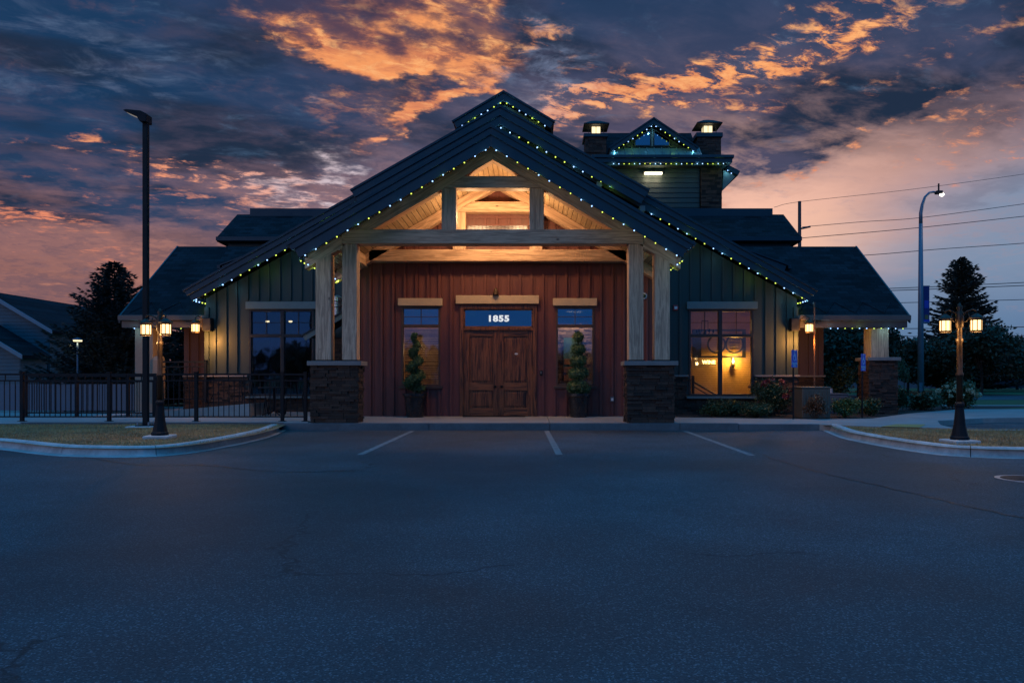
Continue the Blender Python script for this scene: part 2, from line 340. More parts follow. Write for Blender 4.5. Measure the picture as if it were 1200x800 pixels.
# ------------------------------------------------------------------ mesh tools
class MB:
    def __init__(s): s.v = []; s.f = []
    def add(s, vs, fs):
        o = len(s.v); s.v += [tuple(map(float, p)) for p in vs]; s.f += [tuple(o+i for i in f) for f in fs]; return s
    def box(s, x0, x1, y0, y1, z0, z1):
        return s.add([(x0,y0,z0),(x1,y0,z0),(x1,y1,z0),(x0,y1,z0),(x0,y0,z1),(x1,y0,z1),(x1,y1,z1),(x0,y1,z1)],
                     [(0,3,2,1),(4,5,6,7),(0,1,5,4),(1,2,6,5),(2,3,7,6),(3,0,4,7)])
    def prism_y(s, poly, y0, y1):           # polygon in XZ
        n = len(poly)
        a = sum(poly[i][0]*poly[(i+1)%n][1]-poly[(i+1)%n][0]*poly[i][1] for i in range(n))
        if a < 0: poly = poly[::-1]
        vs = [(x, y0, z) for x, z in poly]+[(x, y1, z) for x, z in poly]
        return s.add(vs, [tuple(range(n)), tuple(range(2*n-1, n-1, -1))]+[((i+1)%n, i, n+i, n+(i+1)%n) for i in range(n)])
    def prism_x(s, poly, x0, x1):           # polygon in YZ
        n = len(poly)
        a = sum(poly[i][0]*poly[(i+1)%n][1]-poly[(i+1)%n][0]*poly[i][1] for i in range(n))
        if a < 0: poly = poly[::-1]
        vs = [(x0, y, z) for y, z in poly]+[(x1, y, z) for y, z in poly]
        return s.add(vs, [tuple(range(n-1, -1, -1)), tuple(range(n, 2*n))]+[(i, (i+1)%n, n+(i+1)%n, n+i) for i in range(n)])
    def prism_z(s, poly, z0, z1):           # polygon in XY
        n = len(poly)
        a = sum(poly[i][0]*poly[(i+1)%n][1]-poly[(i+1)%n][0]*poly[i][1] for i in range(n))
        if a < 0: poly = poly[::-1]
        vs = [(x, y, z0) for x, y in poly]+[(x, y, z1) for x, y in poly]
        return s.add(vs, [tuple(range(n-1, -1, -1)), tuple(range(n, 2*n))]+[(i, (i+1)%n, n+(i+1)%n, n+i) for i in range(n)])
    def tube(s, pts, r, seg=8, caps=True):
        pts = [np.array(p, float) for p in pts]; rs = r if isinstance(r, (list, tuple)) else [r]*len(pts)
        rings = []; up = None
        for i, p in enumerate(pts):
            t = pts[min(i+1, len(pts)-1)]-pts[max(i-1, 0)]; t = t/(np.linalg.norm(t)+1e-9)
            if up is None: up = np.array([0, 0, 1.]) if abs(t[2]) < .9 else np.array([1., 0, 0])
            a = np.cross(t, up); a /= np.linalg.norm(a)+1e-9; bb_ = np.cross(a, t); up = bb_
            rings.append([p+rs[i]*(cos(2*pi*k/seg)*a+sin(2*pi*k/seg)*bb_) for k in range(seg)])
        vs = [q for ring in rings for q in ring]; fs = []
        for i in range(len(rings)-1):
            for k in range(seg):
                fs.append((i*seg+k, i*seg+(k+1)%seg, (i+1)*seg+(k+1)%seg, (i+1)*seg+k))
        if caps: fs += [tuple(range(seg-1, -1, -1)), tuple(range((len(rings)-1)*seg, len(rings)*seg))]
        return s.add(vs, fs)
    def lathe(s, prof, cx=0, cy=0, seg=20, z0=0, rot=0):
        vs = []; fs = []; n = len(prof)
        for r, z in prof: vs += [(cx+max(r, 1e-4)*cos(2*pi*k/seg+rot), cy+max(r, 1e-4)*sin(2*pi*k/seg+rot), z0+z) for k in range(seg)]
        for i in range(n-1):
            for k in range(seg): fs.append((i*seg+k, i*seg+(k+1)%seg, (i+1)*seg+(k+1)%seg, (i+1)*seg+k))
        fs += [tuple(range(seg-1, -1, -1)), tuple(range((n-1)*seg, n*seg))]
        return s.add(vs, fs)
    def build(s, name, mat, parent=None, off=(0, 0, 0), smooth=False, bev=0.0):
        me = bpy.data.meshes.new(name)
        vs = np.array(s.v, float)-np.array(off, float)
        me.from_pydata([tuple(p) for p in vs], [], s.f); me.materials.append(mat); me.validate(); me.update()
        if smooth: me.polygons.foreach_set('use_smooth', [True]*len(me.polygons))
        o = bpy.data.objects.new(name, me); COL.objects.link(o)
        if parent is not None: o.parent = parent
        else: o.location = off
        if bev:
            bm_ = o.modifiers.new('bevel', 'BEVEL'); bm_.width = bev; bm_.segments = 2; bm_.limit_method = 'ANGLE'; bm_.angle_limit = radians(40)
        return o
def thing(name, label, cat, loc=(0, 0, 0), group=None, rz=0.0):
    o = bpy.data.objects.new(name, None); COL.objects.link(o); o.location = loc; o.rotation_euler[2] = rz; o.empty_display_size = .2
    o['label'] = label; o['category'] = cat
    if group: o['group'] = group
    return o
def tag(o, label, cat, group=None, kind=None):
    o['label'] = label; o['category'] = cat
    if group: o['group'] = group
    if kind: o['kind'] = kind
    return o
def struct(o, label=None, kind='structure'):
    o['kind'] = kind
    if label: o['label'] = label
    return o
def copy_tree(root, loc, label, rz=None, parent=None):
    c = root.copy(); COL.objects.link(c); c.location = loc; c['label'] = label
    if rz is not None: c.rotation_euler[2] = rz
    def rec(src, dst):
        for ch in list(src.children):
            d = ch.copy(); COL.objects.link(d); d.parent = dst; rec(ch, d)
    rec(root, c)
    return c
def light(kind, loc, energy, color, size=.05, parent=None, off=(0, 0, 0), rot=None, spot=None, blend=.6):
    d = bpy.data.lights.new('lamp_light', kind); d.energy = energy; d.color = color
    if kind == 'AREA': d.size = size
    else: d.shadow_soft_size = size
    if spot: d.spot_size = spot; d.spot_blend = blend
    o = bpy.data.objects.new('lamp_light', d); COL.objects.link(o); o.location = tuple(np.array(loc)-np.array(off))
    if rot: o.rotation_euler = rot
    if parent is not None: o.parent = parent
    return o
def text_obj(body, size, mat, parent, loc, rot=(PI2, 0, 0), bold=0.0, ext=.002, name='lettering'):
    cu = bpy.data.curves.new(name, 'FONT'); cu.body = body; cu.size = size; cu.align_x = 'CENTER'; cu.align_y = 'CENTER'; cu.extrude = ext; cu.offset = bold; cu.resolution_u = 4; cu.space_character = 1.0+bold*12
    cu.materials.append(mat); f = bpy.data.objects.new('font_tmp', cu); COL.objects.link(f); bpy.context.view_layer.update()
    me = bpy.data.meshes.new_from_object(f.evaluated_get(bpy.context.evaluated_depsgraph_get())); me.name = name
    bpy.data.objects.remove(f, do_unlink=True)
    o = bpy.data.objects.new(name, me); COL.objects.link(o); o.location = loc; o.rotation_euler = rot; o.parent = parent
    return o
WARM = (1.0, .58, .20)

# ------------------------------------------------------------------ ground, lot, walks
def sheet(name, poly, z, mat, kind='structure'):
    me = bpy.data.meshes.new(name); me.from_pydata([(x, y, z) for x, y in poly], [], [tuple(range(len(poly)))]); me.materials.append(mat)
    if me.polygons[0].normal.z < 0: me.flip_normals()
    o = bpy.data.objects.new(name, me); COL.objects.link(o); o['kind'] = kind; return o
sheet('ground', [(-900, -900), (900, -900), (900, 900), (-900, 900)], -.012, M['lawn'])
sheet('parking_lot', [(-60, -60), (60, -60), (60, 2.4), (-60, 2.4)], 0.0, M['asphalt'])

def catmull(pts, n=8):
    P = [np.array(p, float) for p in pts]; P = [2*P[0]-P[1]]+P+[2*P[-1]-P[-2]]; out = []
    for i in range(1, len(P)-2):
        for k in range(n):
            t = k/n; a, b_, c, d = P[i-1], P[i], P[i+1], P[i+2]
            out.append(.5*((2*b_)+(-a+c)*t+(2*a-5*b_+4*c-d)*t*t+(-a+3*b_-3*c+d)*t**3))
    out.append(P[-2]); return out
def kerb(name, pts, side, z0=0.0, h=.145, w=.16, pan=.26, joint=1.9):
    P = catmull(pts, 6); mb = MB()
    L = [0.0]
    for i in range(1, len(P)): L.append(L[-1]+float(np.linalg.norm(P[i]-P[i-1])))
    tot = L[-1]
    def at(d):
        d = max(0, min(tot-1e-6, d)); i = next(j for j in range(1, len(L)) if L[j] >= d)
        t = (d-L[i-1])/(L[i]-L[i-1]+1e-9); p = P[i-1]*(1-t)+P[i]*t; tg = (P[i]-P[i-1]); tg /= np.linalg.norm(tg)+1e-9
        return p, np.array([-tg[1], tg[0]])*side
    pan *= .55; prof = [(.12+a, b_) for a, b_ in [(-pan, .006), (-.012, .010), (.004, .03), (.022, h-.03), (.045, h-.006), (.07, h), (w, h), (w, -.05), (-pan, -.05)]]
    d = 0.0
    while d < tot-.05:
        e = min(tot, d+joint*random.uniform(.85, 1.15)); m_ = 8; dh = random.uniform(-.003, .003)
        rings = []
        for k in range(m_+1):
            p, nn = at(d+(e-d-.012)*k/m_); rings.append([(p[0]+nn[0]*a, p[1]+nn[1]*a, z0+zz+dh*(zz > .02)+(random.uniform(-.002, .002) if zz > .02 else 0)) for a, zz in prof])
        q = len(prof); vs = [x for r in rings for x in r]; fs = []
        for i in range(m_):
            for j in range(q): fs.append((i*q+j, i*q+(j+1)%q, (i+1)*q+(j+1)%q, (i+1)*q+j))
        fs += [tuple(range(q)), tuple(range((m_+1)*q-1, m_*q-1, -1))]
        mb.add(vs, fs); d = e
    o = mb.build(name, M['kerbc']); struct(o); return P
def GP(px, py, z=0.0):
    s = (py-VY)/(CAMZ-z); return ((px-VX)/s, FPX/s+CAMY)
Lk = [(-5.44, .02), GP(318, 511), GP(290.5, 518.3), GP(262, 524), GP(235, 529), GP(199.5, 533.5), GP(165, 535.4), GP(120, 535.6), GP(70, 534.2), GP(35, 530.8), GP(0, 526.5), (-9.9, -3.75), (-12, -2.9), (-16, -1.9), (-24, -1.0)]
PL = kerb('kerb', Lk, -1)
Rk = [(6.46, -.02), GP(985, 512.5), GP(1007.5, 517.8), GP(1040, 524), GP(1077.5, 530), GP(1105, 533.3), GP(1135, 535.4), GP(1200, 537.3), (9.4, -6.0), (13, -5.95), (24, -5.9)]
PR = kerb('kerb', Rk, 1)
# islands: turf inside the kerbs
left_poly = [(p[0]-.0, p[1]+.10) for p in PL]+[(-24, .12), (-5.25, .12)]
right_poly = [(p[0]+.08, p[1]+.06) for p in PR]+[(24, -1.45), (8.6, -1.45), (7.2, -.95), (6.4, -.1)]
sheet('ground', left_poly, .118, M['turf']); sheet('ground', right_poly, .118, M['turf'])
def inside(x, y, poly):
    c = False; j = len(poly)-1
    for i in range(len(poly)):
        xi, yi = poly[i][:2]; xj, yj = poly[j][:2]
        if (yi > y) != (yj > y) and x < (xj-xi)*(y-yi)/(yj-yi)+xi: c = not c
        j = i
    return c
def grass(poly, x0, x1, y0, y1, n, label):
    mb = MB(); k = 0
    while k < n:
        x, y = random.uniform(x0, x1), random.uniform(y0, y1)
        if not inside(x, y, poly) or not inside(x, y-.14, poly) or not inside(x+.1, y-.05, poly) or not inside(x-.1, y-.05, poly): k += .25; continue
        a = random.uniform(0, 2*pi); h = random.uniform(.012, .042); w = .004; lx, ly = random.gauss(0, .018), random.gauss(0, .018)
        mb.v += [(x-w*cos(a), y-w*sin(a), .117), (x+w*cos(a), y+w*sin(a), .117), (x+lx, y+ly, .118+h)]
        q = len(mb.v); mb.f.append((q-3, q-2, q-1)); k += 1
    o = mb.build('grass', M['blade']); o['kind'] = 'stuff'; o['label'] = label; o['category'] = 'grass'
grass(left_poly, -12, -5.2, -5.4, .1, 42000, 'dry yellowing grass on the left kerbed island')
grass(right_poly, 6.1, 12.5, -5.9, -.2, 42000, 'dry yellowing grass on the right kerbed island')

# entrance walk: slab bays with open joints, and its kerb face
CX = -.85
mb = MB(); xs = [-4.96, -2.25, .42, 3.3]
for a, b_ in zip(xs[:-1], xs[1:]): mb.box(a+.004, b_-.004, .16, 5.3, -.1, .16)
struct(mb.build('pavement', M['concrete'], bev=.006))
mb = MB(); xs = [-5.50, -2.25, .42, 3.3, 4.6]
for a, b_ in zip(xs[:-1], xs[1:]): mb.box(a+.004, b_-.004, 0, .152, -.1, .155)
mb.box(4.604, 6.44, 0, .152, -.1, .135)
struct(mb.build('kerb', M['dark_conc'], bev=.012))
# right walk
mb = MB()
rp = [(3.304, .156), (6.25, .156), (6.45, -.08), (7.25, -.85), (8.62, -1.30), (8.9, -.3), (9.7, 1.3), (11.5, 2.5), (14, 3.0), (24, 3.2), (60, 3.4), (60, 9.5), (24, 8.8), (14, 7.9), (10.8, 4.9), (8.6, 2.3), (7.2, 1.9), (5.2, 2.4), (3.304, 3.0)]
mb.prism_z(rp, -.1, .14); struct(mb.build('sidewalk', M['concrete'], bev=.01))
sheet('road', [(8.7, -1.28), (60, -1.28), (60, 3.5), (24, 3.25), (14, 3.05), (11.5, 2.55), (9.75, 1.35), (8.95, -.3)], .012, M['asphalt'])
kerb('kerb', [(8.5, -1.40), (10.5, -1.42), (16, -1.44), (30, -1.46)], -1, joint=2.5, pan=.1, h=.13)
for (xa, ya, xb, yb) in ((9.4, .9, 12.2, -.9), (11.4, 1.9, 15.0, -.6), (14.5, 2.5, 19, -.2)):
    dxx, dyy = xb-xa, yb-ya; q = .05/sqrt(dxx*dxx+dyy*dyy)
    sheet('road_marking', [(xa-dyy*q, ya+dxx*q), (xa+dyy*q, ya-dxx*q), (xb+dyy*q, yb-dxx*q), (xb-dyy*q, yb+dxx*q)], .017, M['white_paint'])
sheet('tactile_paving', [GP(1032, 499.5, .145), GP(1050, 496.6, .145), GP(1085, 497.0, .145), GP(1078, 500.5, .145)], .145, M['tactile'])
# stall lines
def gline(p0, p1, w=.105):
    (xa, ya), (xb, yb) = p0, p1; L_ = sqrt((xb-xa)**2+(yb-ya)**2); nx, ny = -(yb-ya)/L_*w/2, (xb-xa)/L_*w/2
    sheet('parking_line', [(xa+nx, ya+ny), (xa-nx, ya-ny), (xb-nx, yb-ny), (xb+nx, yb+ny)], .005, M['white_paint'])
gline(GP(483.5, 504.9), GP(421.7, 533)); gline(GP(640.5, 504.9), GP(655.5, 533)); gline(GP(803, 505.2), GP(881.5, 533.8))
def crack(pts):
    P = catmull([GP(*p) for p in pts], 7); L_, Rr_ = [], []
    for i, p in enumerate(P):
        t_ = P[min(i+1, len(P)-1)]-P[max(0, i-1)]; t_ = t_/(np.linalg.norm(t_)+1e-9); w_ = random.uniform(.006, .022); j = random.gauss(0, .02)
        L_.append((p[0]-t_[1]*(w_+j), p[1]+t_[0]*(w_+j))); Rr_.append((p[0]+t_[1]*(w_-j), p[1]-t_[0]*(w_-j)))
    me = bpy.data.meshes.new('asphalt_crack'); n_ = len(P); me.from_pydata([(x, y, .004) for x, y in L_+Rr_], [], [(i, n_+i, n_+i+1, i+1) for i in range(n_-1)]); me.materials.append(M['tar'])
    o = bpy.data.objects.new('asphalt_crack', me); COL.objects.link(o); o['kind'] = 'structure'
M['tar'] = basic('dark_crack_sealant', (.010, .011, .012), .6, var=.3)
crack([(880, 528), (930, 545), (990, 560), (1050, 573), (1120, 590), (1230, 614)]); crack([(100, 535.5), (135, 541), (172, 545.5), (230, 545), (335, 553), (420, 551)])
pass
# left raised deck with dark edge and ramp
mb = MB(); mb.box(-11.4, -4.97, .156, 9, -.1, .178)
struct(mb.build('pavement', M['concrete'], bev=.008))
mb = MB(); mb.box(-11.35, -5.51, .128, .152, -.05, .165)
struct(mb.build('kerb', M['dark_conc']))
mb = MB(); mb.prism_y([(-10.9, .178), (-7.2, .178), (-7.2, .50)], 2.6, 4.0); struct(mb.build('ramp', M['concrete']))
# planting bed right of entry
sheet('planting_bed', [(3.3, 3.02), (5.2, 2.42), (7.2, 1.92), (8.6, 2.32), (10.8, 4.92), (14, 7.9), (20, 12), (3.3, 12)], .10, M['soil'])
# far lawn road
sheet('road', [(9, 14), (90, 12.5), (90, 15.5), (9, 15.8)], -.004, M['concrete'])
sheet('road', [(8, 24), (120, 22), (120, 33), (8, 35)], -.004, M['asphalt'])
sheet('road', [(-80, 2.4), (-11.4, 2.4), (-11.4, 14), (-80, 14)], -.004, M['concrete'])
# manhole lid
t = thing('manhole_cover', 'round iron manhole cover set in the asphalt near the right edge', 'manhole cover', (*GP(1206, 561.5), 0))
ox = t.location
MB().lathe([(.34, .0), (.34, .008), (.29, .008)], seg=28).build('frame_ring', M['galv'], t); MB().lathe([(.285, .0), (.285, .010), (.05, .012)], seg=28).build('lid', M['dark_metal'], t)

# ------------------------------------------------------------------ the lodge
BO = (CX, 2.95, .16)
lodge = thing('lodge_building', 'timber-fronted gabled lodge with dark red entry wall, green wings and number 1855', 'building', BO)
def B(mb, name, mat, parent=None, **k): return mb.build(name, mat, parent if parent is not None else lodge, off=BO, **k)
def G(half, za, slope, th):       # half of a gable band as XZ polygon, perpendicular end cut; returns (left, right)
    c = 1/sqrt(1+slope*slope); s_ = slope*c
    r = [(0, za), (half, za-slope*half), (half-th*c*s_, za-slope*half-th*c*c), (0, za-th)]
    return [(CX-x, z) for x, z in r], [(CX+x, z) for x, z in r]
def gable_band(name, mat, half, za, slope, th, y0, y1, bev=0.0, both=True):
    l, r = G(half, za, slope, th)
    for poly in (l, r):
        mb = MB(); mb.prism_y(poly, y0, y1); B(mb, name, mat, bev=bev)

def wall_open(mb, x0, x1, zb, ztop, y, th, holes, extra=()):
    xs = sorted(set([x0, x1]+[h[0] for h in holes]+[h[1] for h in holes]+list(extra)))
    xs = [x for x in xs if x0-1e-6 <= x <= x1+1e-6]
    for a, b_ in zip(xs[:-1], xs[1:]):
        m_ = (a+b_)/2; hs = sorted([h for h in holes if h[0] < m_ < h[1]], key=lambda h: h[2]); z = zb
        for h in hs:
            if h[2] > z: mb.box(a, b_, y, y+th, z, h[2])
            z = h[3]
        mb.prism_y([(a, z), (b_, z), (b_, ztop(b_)), (a, ztop(a))], y, y+th)
def ribs(mb, x0, x1, zb, ztop, y, depth, w, step, holes, start=None):
    x = x0+step*.5 if start is None else start
    while x < x1-w:
        z = zb
        for h in sorted([h for h in holes if h[0]-w < x < h[1]+w], key=lambda h: h[2]):
            if h[2] > z: mb.box(x-w/2, x+w/2, y-depth, y-.001, z, h[2])
            z = max(z, h[3])
        zt = min(ztop(x-w/2), ztop(x+w/2))
        if zt > z: mb.box(x-w/2, x+w/2, y-depth, y-.001, z, zt)
        x += step

# stacked stone face on plane y (front) : one mesh of long thin stones
def stones(mb, a0, a1, z0, z1, put, holes=(), rowh=(.035, .085), ln=(.10, .42)):
    z = z0
    while z < z1-.004:
        h = min(random.uniform(*rowh), z1-z); x = a0-random.uniform(0, .1)
        while x < a1:
            l = random.uniform(*ln); xa, xb = max(x, a0), min(x+l, a1); x += l
            if xb-xa < .02: continue
            if any(hh[0] < (xa+xb)/2 < hh[1] and hh[2] < z+h/2 < hh[3] for hh in holes): continue
            put(mb, xa+.003, xb-.003, z+.002, z+h-.003, random.uniform(.008, .05))
        z += h
def front_put(y): return lambda mb, xa, xb, za, zb_, d: mb.box(xa, xb, y-d, y+.02, za, zb_)
def side_put(x, sg): 
    return lambda mb, ya, yb, za, zb_, d: mb.box(min(x-sg*.02, x+sg*d), max(x-sg*.02, x+sg*d), ya, yb, za, zb_)

# ---- porch piers
for k, (xa, xb) in enumerate(((-4.92, -3.81), (2.11, 3.22))):
    mb = MB(); mb.box(xa+.05, xb-.05, .1, .62, .16, 1.43); core = B(mb, 'stone_pier', M['mortar'])
    mb = MB(); stones(mb, xa+.03, xb-.03, .16, 1.43, front_put(.10))
    for x_, sg in ((xa+.05, -1), (xb-.05, 1)): stones(mb, .08, .64, .16, 1.43, side_put(x_, sg))
    B(mb, 'ledge_stone', M['stone'], core)
    mb = MB(); mb.box(xa-.04, xb+.05, .02, .70, 1.43, 1.53); B(mb, 'cap', M['cap'], core, bev=.012)
# ---- posts
RS, RZ = .582, 6.03                      # porch pitch, underside of the rafter timber at the ridge
for sgn in (-1, 1):
    for a, b_, top in ((3.62, 3.96, None), (3.04, 3.37, 4.15)):
        xa, xb = sorted((CX+sgn*a, CX+sgn*b_)); mb = MB()
        if top is None: mb.prism_y([(xa, 1.53), (xb, 1.53), (xb, RZ-RS*abs(xb-CX)+.02), (xa, RZ-RS*abs(xa-CX)+.02)], .18, .50)
        else: mb.box(xa, xb, .18, .50, 1.53, top)
        B(mb, 'timber_post', M['wood_z'], bev=.012)
        mb = MB(); mb.box(xa-.02, xb+.02, .15, .53, 1.53, 1.56); B(mb, 'post_base', M['dark_metal'])
    xa, xb = sorted((CX+sgn*3.37, CX+sgn*3.62)); mb = MB(); mb.box(xa+.003, xb-.003, .2, 2.93, 4.02, 4.30); B(mb, 'plate_beam', M['wood_y'], bev=.01)
def truss(y0, y1, front):
    mb = MB(); mb.box(CX-3.37, CX+3.37, y0-.02, y1+.02, 4.152, 4.47) if front else mb.box(CX-3.30, CX+3.30, y0, y1, 4.14, 4.44); B(mb, 'tie_beam', M['wood_x'], bev=.012)
    for sgn in (-1, 1):
        xa, xb = sorted((CX+sgn*.82, CX+sgn*1.145)); mb = MB(); mb.box(xa, xb, y0+.01, y1-.01, 4.47 if front else 4.44, 5.395); B(mb, 'queen_post', M['wood_z'], bev=.01)
        hw = 4.2
        c = [(CX, RZ), (CX+sgn*hw, RZ-RS*hw), (CX+sgn*hw, RZ-RS*hw+.275), (CX, RZ+.275)]
        mb = MB(); mb.prism_y(c, y0, y1); B(mb, 'rafter', M['wood_r' if sgn > 0 else 'wood_l'], bev=.008)
    zb, zt = 5.40, 5.665
    hb, ht = (RZ-zb)/RS-.004, (RZ-zt)/RS-.004
    mb = MB(); mb.prism_y([(CX-hb, zb), (CX+hb, zb), (CX+ht, zt), (CX-ht, zt)], y0+.005, y1-.005); B(mb, 'collar_beam', M['wood_x'], bev=.008)
truss(.18, .50, True); truss(2.60, 2.90, False)
# ---- porch roof: ceiling boards, metal fascia in stepped layers
PZA = 6.555
gable_band('ceiling', M['tng'], 4.17, 6.345, RS, .035, -.545, 4.4)
gable_band('roof', M['shingle'], 4.30, 6.53, RS, .18, -.54, 4.6)
gable_band('fascia', M['fascia'], 4.20, 6.36, RS, .275, -.60, -.555, bev=.006)
gable_band('fascia', M['fascia'], 4.31, 6.50, RS, .17, -.635, -.560, bev=.006)
gable_band('drip_edge', M['fascia2'], 4.37, PZA, RS, .075, -.66, -.55, bev=.004)
for sgn in (-1, 1):                       # eave fascia + gutter running back
    x = CX+sgn*4.25; z = PZA-RS*4.25
    mb = MB(); xa, xb = sorted((x-sgn*.12, x-sgn*.075)); mb.box(xa, xb, -.55, 4.5, z-.24, z-.045); B(mb, 'fascia', M['fascia'])
    xa, xb = sorted((x, x+sgn*.11)); mb = MB(); mb.prism_x([(-.55, z-.13), (4.4, z-.13), (4.4, z), (-.55, z)], xa, xb); B(mb, 'gutter', M['fascia2'], bev=.01)
# ---- red entry wall
WX0, WX1, WY = -4.88, 3.18, 2.95
ztop_r = lambda x: 6.30-RS*abs(x-CX)
w1 = (PX(470.5, WY), PX(516, WY), PZ(452, WY), PZ(359.5, WY)); w2 = (PX(651.5, WY), PX(696.5, WY), PZ(452, WY), PZ(359.5, WY))
dr = (PX(539, WY), PX(629, WY), .16, PZ(358, WY))
holes = [w1, w2, dr]
mb = MB(); wall_open(mb, WX0, WX1, .16, ztop_r, WY, .14, holes, (CX,))
B(mb, 'wall', M['red'])
mb = MB(); hb = [(h[0]-.05, h[1]+.05, h[2]-.06, h[3]+.23) for h in holes]; hb[2] = (dr[0]-.04, dr[1]+.04, .16, dr[3]+.26)
ribs(mb, WX0, WX1, .17, ztop_r, WY, .038, .052, .30, hb, WX0+.10); ribs(mb, WX0, WX1, .17, ztop_r, WY, .016, .022, .30, hb, WX0+.185)
B(mb, 'batten', M['red'])
for sx in (WX0, WX1):
    mb = MB(); s_ = -1 if sx == WX0 else 1; a, b_ = sorted((sx, sx-s_*.12)); mb.box(a, b_, WY+.141, 5.1, .16, 3.95); B(mb, 'side_wall', M['red'])
# upper louvre between queen posts
mb = MB(); za, zb_ = 4.98, 5.30; xa, xb = CX-.80, CX+.80
for z in (za, 5.10, zb_): mb.box(xa, xb, WY-.06, WY-.04, z, z+.035)
mb.box(xa, xb, WY-.06, WY-.04, 4.60, 4.63)
B(mb, 'trim', M['red'])
mb = MB()
for i in range(44): x = xa+.02+(xb-xa-.04)*i/44; mb.box(x, x+.012, WY-.075, WY-.062, 5.0, 5.1)
B(mb, 'grille', M['galv'])
# ---- windows
def room(x0, x1, z0, z1, y, depth, mat, name='room'):
    mb = MB(); e = .02
    mb.box(x0-e, x1+e, y+depth, y+depth+.05, z0-e, z1+e); mb.box(x0-e-.05, x0-e, y, y+depth, z0-e, z1+e); mb.box(x1+e, x1+e+.05, y, y+depth, z0-e, z1+e)
    mb.box(x0-e, x1+e, y, y+depth, z0-e-.05, z0-e); mb.box(x0-e, x1+e, y, y+depth, z1+e, z1+e+.05)
    return B(mb, name, mat)
def window_small(h, kind):
    x0, x1, z0, z1 = h; y = WY; fr = MB(); f = .05; zt = PZ(381.5, WY)
    fr.box(x0, x0+f, y-.02, y+.10, z0, z1); fr.box(x1-f, x1, y-.02, y+.10, z0, z1); fr.box(x0+f, x1-f, y-.02, y+.10, z0, z0+f); fr.box(x0+f, x1-f, y-.02, y+.10, z1-f, z1); fr.box(x0+f, x1-f, y-.03, y+.10, zt-.045, zt+.03)
    xm = (x0+x1)/2; fr.box(xm-.008, xm+.008, y+.02, y+.032, zt+.03, z1-f); zm = (zt+z1)/2-.01; fr.box(x0+f, x1-f, y+.021, y+.031, zm-.007, zm+.007)
    w = B(fr, 'window', M['frame_br'], bev=.004)
    mb = MB(); mb.box(x0+f, x1-f, y+.05, y+.056, zt+.03, z1-f); B(mb, 'pane', M['glass_r'], w)
    mb = MB(); mb.box(x0+f, x1-f, y+.05, y+.056, z0+f, zt-.045); B(mb, 'pane', M['glass'], w)
    mb = MB(); mb.box(x0-.06, x1+.06, y-.075, y+.02, z0-.07, z0-.003); B(mb, 'sill', M['frame_br'], w, bev=.006)
    mb = MB(); mb.box(x0-.08, x1+.06, y-.10, y-.002, PZ(358.5, WY), PZ(349.8, WY)); B(mb, 'lintel', M['lintel'], w, bev=.008)
    room(x0-.3, x1+.3, z0-.1, z1, y+.145, 1.6, M['tan_wall'])
    if kind == 'stone':
        mb = MB(); stones(mb, x0-.2, x1+.2, z0-.05, zt+.1, front_put(y+.62)); mb.box(x0-.25, x1+.25, y+.63, y+.66, z0-.1, zt+.1); B(mb, 'inner_stone_wall', M['stone_in'], w)
        mb = MB(); mb.box(x0+.22, x0+.66, y+.50, y+.53, z0+.45, z0+1.28); B(mb, 'poster', M['poster'], w)
        mb = MB()
        for i in range(3): mb.box(x0+.23, x0+.50, y+.40, y+.47, z0+.14+i*.21, z0+.29+i*.21)
        B(mb, 'shelf_box', M['crate'], w)
    else:
        mb = MB(); z = z0+.07
        while z < zt-.06:
            g_ = random.uniform(.022, .042); mb.box(x0+.06, x1-.06, y+.14+random.uniform(0, .004), y+.165, z, z+g_); z += .048
        B(mb, 'blind', M['blind'], w)
    L = light('AREA', ((x0+x1)/2, y+.30, z1-.1), 22, (1, .62, .3), .4, lodge, BO) if kind == 'stone' else light('POINT', ((x0+x1)/2-.1, y+.8, z0+1.0), 16, (1, .60, .25), .1, lodge, BO)
    return w
M['stone_in'] = basic('interior_stacked_stone', (.17, .13, .12), .85, var=.35, scale=9, bmp=.7, island=.6)
M['poster'] = basic('teal_poster', (.06, .17, .22), .6, var=.3, scale=4); M['crate'] = basic('orange_crate', (.38, .17, .08), .6, var=.2)
window_small(w1, 'blind'); window_small(w2, 'stone')
# ---- entrance double door
dx0, dx1, dz1 = dr[0], dr[1], dr[3]; y = WY
fz = PZ(387, WY)
mb = MB(); jw = .10
mb.box(dx0, dx0+jw, y-.05, y+.14, .16, dz1); mb.box(dx1-jw, dx1, y-.05, y+.14, .16, dz1); mb.box(dx0+jw, dx1-jw, y-.05, y+.14, dz1-.09, dz1); mb.box(dx0+jw, dx1-jw, y-.055, y+.14, fz, fz+.075)
entry = B(mb, 'entrance_door', M['door_z'], bev=.006)
mb = MB(); tz0, tz1 = fz+.075, dz1-.09
mb.box(dx0+jw, dx1-jw, y-.01, y+.05, tz0, tz0+.035); mb.box(dx0+jw, dx1-jw, y-.01, y+.05, tz1-.035, tz1); mb.box(dx0+jw, dx0+jw+.035, y-.01, y+.05, tz0, tz1); mb.box(dx1-jw-.035, dx1-jw, y-.01, y+.05, tz0, tz1)
B(mb, 'transom_frame', M['door_x'], entry)
mb = MB(); mb.box(dx0+jw+.035, dx1-jw-.035, y+.02, y+.026, tz0+.035, tz1-.035); B(mb, 'transom_pane', M['glass_r'], entry)
mb = MB(); xm = PX(604.5, WY); mb.box(xm-.012, xm+.012, y+.04, y+.06, tz0, tz1); B(mb, 'muntin', M['frame'], entry)
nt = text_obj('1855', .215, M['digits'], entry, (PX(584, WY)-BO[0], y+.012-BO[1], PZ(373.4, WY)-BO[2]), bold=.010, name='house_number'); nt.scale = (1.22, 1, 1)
room(dx0-.1, dx1+.1, .16, dz1, y+.145, 1.8, M['void'])
